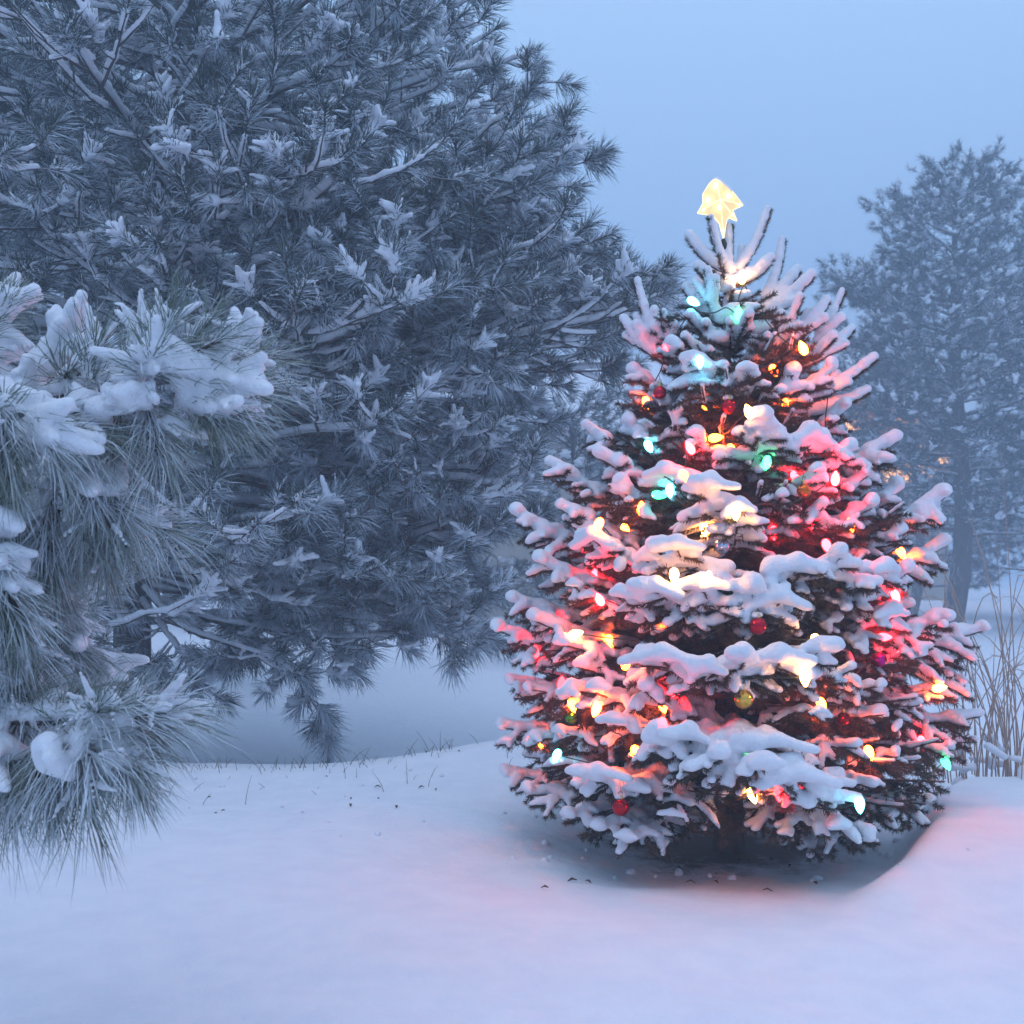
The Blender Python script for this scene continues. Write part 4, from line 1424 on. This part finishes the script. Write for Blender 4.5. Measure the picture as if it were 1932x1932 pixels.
# ================================================================ dry grass clump at the right
gb = P(1905, 1470, 5.3)
gb[2] = float(ground_z(gb[0], gb[1])) - .02
grass = empty('grass_clump', tuple(gb), 'tall dry tan ornamental grass rising behind the right snow mound', 'grass clump')
g = Geo()
polys, rad = [], []
for i in range(98):
    b = gb + np.array([rng.normal() * .17, rng.normal() * .12, 0])
    out = rng.normal() * .33 + rng.uniform(-.1, .1) + (b[0] - gb[0]) * 1.2
    L = rng.uniform(.55, 1.6)
    ou = np.array([out, rng.normal() * .25, 0])
    t = np.linspace(0, 1, 10)[:, None]
    fall = rng.uniform(.0, .6)
    p = b + np.array([0, 0, 1]) * L * (t - fall * t ** 3) + ou * L * (t ** 1.7) * .95
    polys.append(p)
    rad.append(np.interp(np.linspace(0, 1, 10), [0, .5, 1], [.0036, .0027, .0008]))
tubes(g, np.array(polys), np.array(rad), 4)
g.build('blades', M['straw'], grass, loc=gb)
g = Geo()
for i in range(14):
    p = polys[i * 7]
    nd = 40
    q, T_, _, _ = sample_polys(p[None, 6:], [nd])
    needles(g, q, T_, .15, .6, .028, .0011)
g.build('seed_heads', M['straw'], grass, smooth=False, loc=gb)
cp = []
for i in range(26):
    a = gb + [rng.normal() * .2, rng.normal() * .12 - .03, rng.uniform(.0, .22)]
    b = a + rng.normal(size=3) * [.05, .03, .03]
    cp.append([*a, *b, rng.uniform(.015, .03), rng.uniform(.012, .025)])
Vv, Qq = snow_mesh(cp, .009, (.15, 60.))
link_mesh('snow_load', Vv, Qq, M['snow'], grass, loc=gb)
for k_, (u, v, Y, n_) in enumerate([(1760, 1130, 6.2, 7), (1960, 1400, 6.4, 60)]):
    pass

# weeds that poke through along the crest of the bank
g = Geo()
polys = []
for i in range(300):
    x = rng.uniform(-2.6, 0.25)
    cy = 5.9 + 0.25 * math.sin(x * 0.9 + 0.4) + 0.12 * math.sin(x * 2.3) + .5 * float(sstep(0., 1.6, x))
    y = cy + rng.normal() * .12 - (abs(rng.normal()) * .35 if rng.random() < .3 else 0)
    if math.sin(x * 5) + math.sin(x * 11.3) < -0.6 and rng.random() < .8:
        continue
    z = float(ground_z(x, y))
    h = rng.uniform(.02, .10) * (1 if rng.random() < .8 else 1.5)
    ou = rng.normal() * .5
    t = np.linspace(0, 1, 4)[:, None]
    polys.append(np.array([x, y, z - .01]) + np.array([0, 0, h]) * (t - .15 * t * t) + np.array([ou * h, rng.normal() * .4 * h, 0]) * t ** 1.5)
tubes(g, np.array(polys), np.tile([.0015, .0013, .0010, .0005], (len(polys), 1)), 3)
wo = g.build('crest_grass', M['weed'], None)
tag(wo, 'sparse dead grass poking through the snow along the bank crest', 'grass', None, 'stuff')
fc = []
for i in range(64):
    if i < 44:
        a_ = rng.uniform(0, 6.28)
        r_ = rng.uniform(.35, .95)
        x, y = TX + r_ * math.cos(a_), TY + r_ * .85 * math.sin(a_) - .05
    else:
        x, y = rng.uniform(-1.6, 0.2), rng.uniform(3.9, 5.7)
    r_ = rng.uniform(.006, .015)
    z = float(ground_z(x, y)) + r_ * .15
    fc.append([x, y, z, x + rng.normal() * r_ * .5, y + rng.normal() * r_ * .5, z, r_, r_ * rng.uniform(.6, 1)])
Vv, Qq = snow_mesh(fc, .005, (.3, 220.), squash=1.05)
fo_ = link_mesh('fallen_snow', Vv, Qq, M['snow'])
tag(fo_, 'small clumps of snow fallen from the branches onto the ground', 'fallen snow', None, 'stuff')
# leaves and twig scraps lying on the snow
g = Geo()
for i in range(46):
    if i < 26:
        x = rng.uniform(-2.6, .2)
        y = rng.uniform(4.6, 5.9)
    else:
        x = TX + rng.normal() * .35
        y = TY - .15 + rng.normal() * .3
    z = float(ground_z(x, y)) + .003
    s = rng.uniform(.006, .016)
    a = rng.uniform(0, 6.28)
    c, s_ = math.cos(a) * s, math.sin(a) * s
    V_ = np.array([[x - c, y - s_, z], [x + s_ * .4, y - c * .4, z + s * .5], [x + c, y + s_, z + s * .2], [x - s_ * .4, y + c * .4, z + s * .6]])
    V_ = np.vstack([V_, V_ - [0, 0, .003]])
    g.add(V_, None, [[0, 1, 2, 3], [7, 6, 5, 4], [0, 4, 5, 1], [1, 5, 6, 2], [2, 6, 7, 3], [3, 7, 4, 0]])
lo_ = g.build('leaf_litter', M['cone'], None, smooth=False)
tag(lo_, 'small brown leaf scraps scattered on the snow', 'leaf litter', None, 'stuff')


# ================================================================ houses far behind
M['siding'] = mat_plain('beige_siding', (0.42, 0.35, 0.27), (0.36, 0.30, 0.24), .8, 0, 3)
M['trim'] = mat_plain('dark_trim', (0.06, 0.05, 0.05), None, .6)
M['lit'] = mat_plain('lit_pane', (0.6, 0.4, 0.2), None, .3, emit=(1.0, 0.42, 0.12), estr=3.0)
M['pane'] = mat_plain('dark_pane', (0.03, 0.04, 0.05), None, .15)


def box(g, a, b):
    a = np.asarray(a, float)
    b = np.asarray(b, float)
    V_ = np.array([[x, y, z] for x in (a[0], b[0]) for y in (a[1], b[1]) for z in (a[2], b[2])])
    g.add(V_, None, [[0, 1, 3, 2], [4, 6, 7, 5], [0, 4, 5, 1], [2, 3, 7, 6], [0, 2, 6, 4], [1, 5, 7, 3]])


def house(u0, u1, veave, vridge, Y, label, lit, wins):
    x0, x1 = (u0 - 966) * K * Y, (u1 - 966) * K * Y
    zg = float(ground_z((x0 + x1) / 2, Y)) - .1
    ze = P(0, veave, Y)[2]
    zr = P(0, vridge, Y + 3.5)[2]
    root = empty('house', ((x0 + x1) / 2, Y, zg), label, 'house')
    L = np.array(root.location)
    D = 7.0
    g = Geo()
    V_ = np.array([[x0, Y, zg], [x1, Y, zg], [x1, Y + D, zg], [x0, Y + D, zg], [x0, Y, ze], [x1, Y, ze], [x1, Y + D, ze], [x0, Y + D, ze],
                   [x0, Y + D / 2, zr - .3], [x1, Y + D / 2, zr - .3]])
    g.add(V_, [[4, 7, 8], [5, 9, 6]], [[0, 1, 5, 4], [1, 2, 6, 5], [2, 3, 7, 6], [3, 0, 4, 7]])
    g.build('wall', M['siding'], root, smooth=False, loc=L)
    g = Geo()
    o_ = .5
    sl = (zr - ze) / (D / 2)
    for th0, th1, gg in ((0.0, .16, 'roof'), (.165, .38, 'snow')):
        g = Geo()
        prof = [(Y - o_, ze - sl * o_), (Y + D / 2, zr), (Y + D + o_, ze - sl * o_)]
        V_ = []
        for x in (x0 - o_, x1 + o_):
            for (y, z) in prof:
                V_.append([x, y, z + th0])
            for (y, z) in prof:
                V_.append([x, y, z + th1])
        g.add(V_, None, [[0, 6, 7, 1], [1, 7, 8, 2], [3, 4, 10, 9], [4, 5, 11, 10], [0, 3, 9, 6], [2, 8, 11, 5], [0, 1, 4, 3], [1, 2, 5, 4], [6, 9, 10, 7], [7, 10, 11, 8]])
        g.build('roof' if gg == 'roof' else 'roof_snow', M['trim'] if gg == 'roof' else M['snow_far'], root, smooth=False, loc=L)
    for (u, v, w, h, on) in wins:
        c = P(u, v, Y)
        g = Geo()
        box(g, (c[0] - w / 2 - .1, Y - .06, c[2] - h / 2 - .1), (c[0] + w / 2 + .1, Y - .003, c[2] + h / 2 + .1))
        fo = g.build('window', M['snow_far'], root, smooth=False, loc=L)
        g = Geo()
        for sx in (-1, 1):
            box(g, (c[0] + sx * w / 4 - w / 4 + .03, Y - .075, c[2] - h / 2), (c[0] + sx * w / 4 + w / 4 - .03, Y - .063, c[2] + h / 2))
        po = g.build('pane', M['lit'] if on else M['pane'], fo, smooth=False, loc=L)
        po.location = (0, 0, 0)
    return root


house(560, 1236, 806, 700, 34, 'beige house with a snow covered roof behind the big left pine', 0,
      [(660, 870, 1.2, 1.3, 0), (820, 870, 1.2, 1.3, 0), (980, 870, 1.2, 1.3, 0), (1140, 870, 1.2, 1.3, 0)])
house(1585, 1790, 740, 650, 46, 'hazy house with orange lit windows behind the right pines', 1,
      [(1625, 780, 1.3, 1.3, 1), (1665, 786, 1.3, 1.3, 1), (1700, 780, 1.3, 1.3, 1), (1625, 880, 1.3, 1.3, 0), (1690, 880, 1.3, 1.3, 1), (1760, 870, 1.2, 1.2, 1)])

# ================================================================ haze
HAZE = 0.014
g = Geo()
box(g, (-152, -62, -2.2), (152, 222, 16))
hz = g.build('haze', None, None, smooth=False)
m = bpy.data.materials.new('haze_air')
m.use_nodes = True
nt = m.node_tree
for n_ in list(nt.nodes):
    nt.nodes.remove(n_)
out = nt.nodes.new('ShaderNodeOutputMaterial')
pv = nt.nodes.new('ShaderNodeVolumePrincipled')
pv.inputs['Color'].default_value = (0.68, 0.84, 1.0, 1)
pv.inputs['Density'].default_value = HAZE
pv.inputs['Anisotropy'].default_value = 0.2
nt.links.new(pv.outputs[0], out.inputs['Volume'])
hz.data.materials.append(m)
tag(hz, 'pale blue winter haze filling the air', None, None, 'stuff')

# ================================================================ sky and light
w = bpy.data.worlds.new('World')
sc.world = w
w.use_nodes = True
nt = w.node_tree
bg = nt.nodes['Background']
sky = nt.nodes.new('ShaderNodeTexSky')
sky.sky_type = 'NISHITA'
sky.sun_disc = False
SUN_EL, SUN_ROT = math.radians(9), math.radians(150)
sky.sun_elevation = SUN_EL
sky.sun_rotation = SUN_ROT
sky.dust_density = 2.0
# an overcast veil over the clear sky: brighter and paler overhead
tc = nt.nodes.new('ShaderNodeTexCoord')
sp = nt.nodes.new('ShaderNodeSeparateXYZ')
nt.links.new(tc.outputs['Generated'], sp.inputs[0])
cr = nt.nodes.new('ShaderNodeValToRGB')
cr.color_ramp.elements[0].position = 0.0
cr.color_ramp.elements[0].color = (6.6, 7.9, 10.6, 1)
cr.color_ramp.elements[1].position = 1.0
cr.color_ramp.elements[1].color = (8.4, 10.6, 15.0, 1)
e = cr.color_ramp.elements.new(0.11)
e.color = (5.0, 6.7, 9.9, 1)
e = cr.color_ramp.elements.new(0.24)
e.color = (3.6, 5.8, 9.7, 1)
e = cr.color_ramp.elements.new(0.42)
e.color = (4.7, 7.4, 11.6, 1)
nt.links.new(sp.outputs[2], cr.inputs[0])
mx = nt.nodes.new('ShaderNodeMix')
mx.data_type = 'RGBA'
mx.inputs[0].default_value = 0.95
nt.links.new(sky.outputs[0], mx.inputs[6])
nt.links.new(cr.outputs[0], mx.inputs[7])
nt.links.new(mx.outputs[2], bg.inputs[0])
bg.inputs[1].default_value = 0.09

sun = bpy.data.lights.new('sun', 'SUN')
sun.energy = 0.3
sun.angle = math.radians(40)
sun.color = (1.0, 0.93, 0.92)
so = bpy.data.objects.new('sun', sun)
COL.objects.link(so)
el, az = math.radians(72), math.radians(-100)
dirv = Vector((math.cos(el) * math.cos(az), math.cos(el) * math.sin(az), math.sin(el)))
so.rotation_euler = (-dirv).to_track_quat('-Z', 'Y').to_euler()

# ================================================================ camera
cam = bpy.data.cameras.new('camera')
co = bpy.data.objects.new('camera', cam)
COL.objects.link(co)
co.location = (0, 0, CAMZ)
co.rotation_euler = (math.radians(90), 0, 0)
cam.sensor_width = 36
cam.lens = 36 / 0.875
cam.shift_y = (HOR - 966) / 1932
cam.clip_start = 0.05
cam.clip_end = 1000
cam.dof.use_dof = True
cam.dof.focus_distance = 4.0
cam.dof.aperture_fstop = 9
sc.camera = co

sc.view_settings.view_transform = 'Standard'
sc.view_settings.look = 'None'
sc.view_settings.exposure = 0.08
sc.view_settings.gamma = 1
cy_ = sc.cycles
cy_.use_denoising = True
try:
    cy_.denoiser = 'OPENIMAGEDENOISE'
except Exception:
    pass
cy_.max_bounces = 6
cy_.diffuse_bounces = 3
cy_.glossy_bounces = 2
cy_.transmission_bounces = 2
cy_.volume_bounces = 1
cy_.transparent_max_bounces = 4
cy_.sample_clamp_indirect = 3.0
cy_.caustics_reflective = False
cy_.caustics_refractive = False
cy_.use_light_tree = True
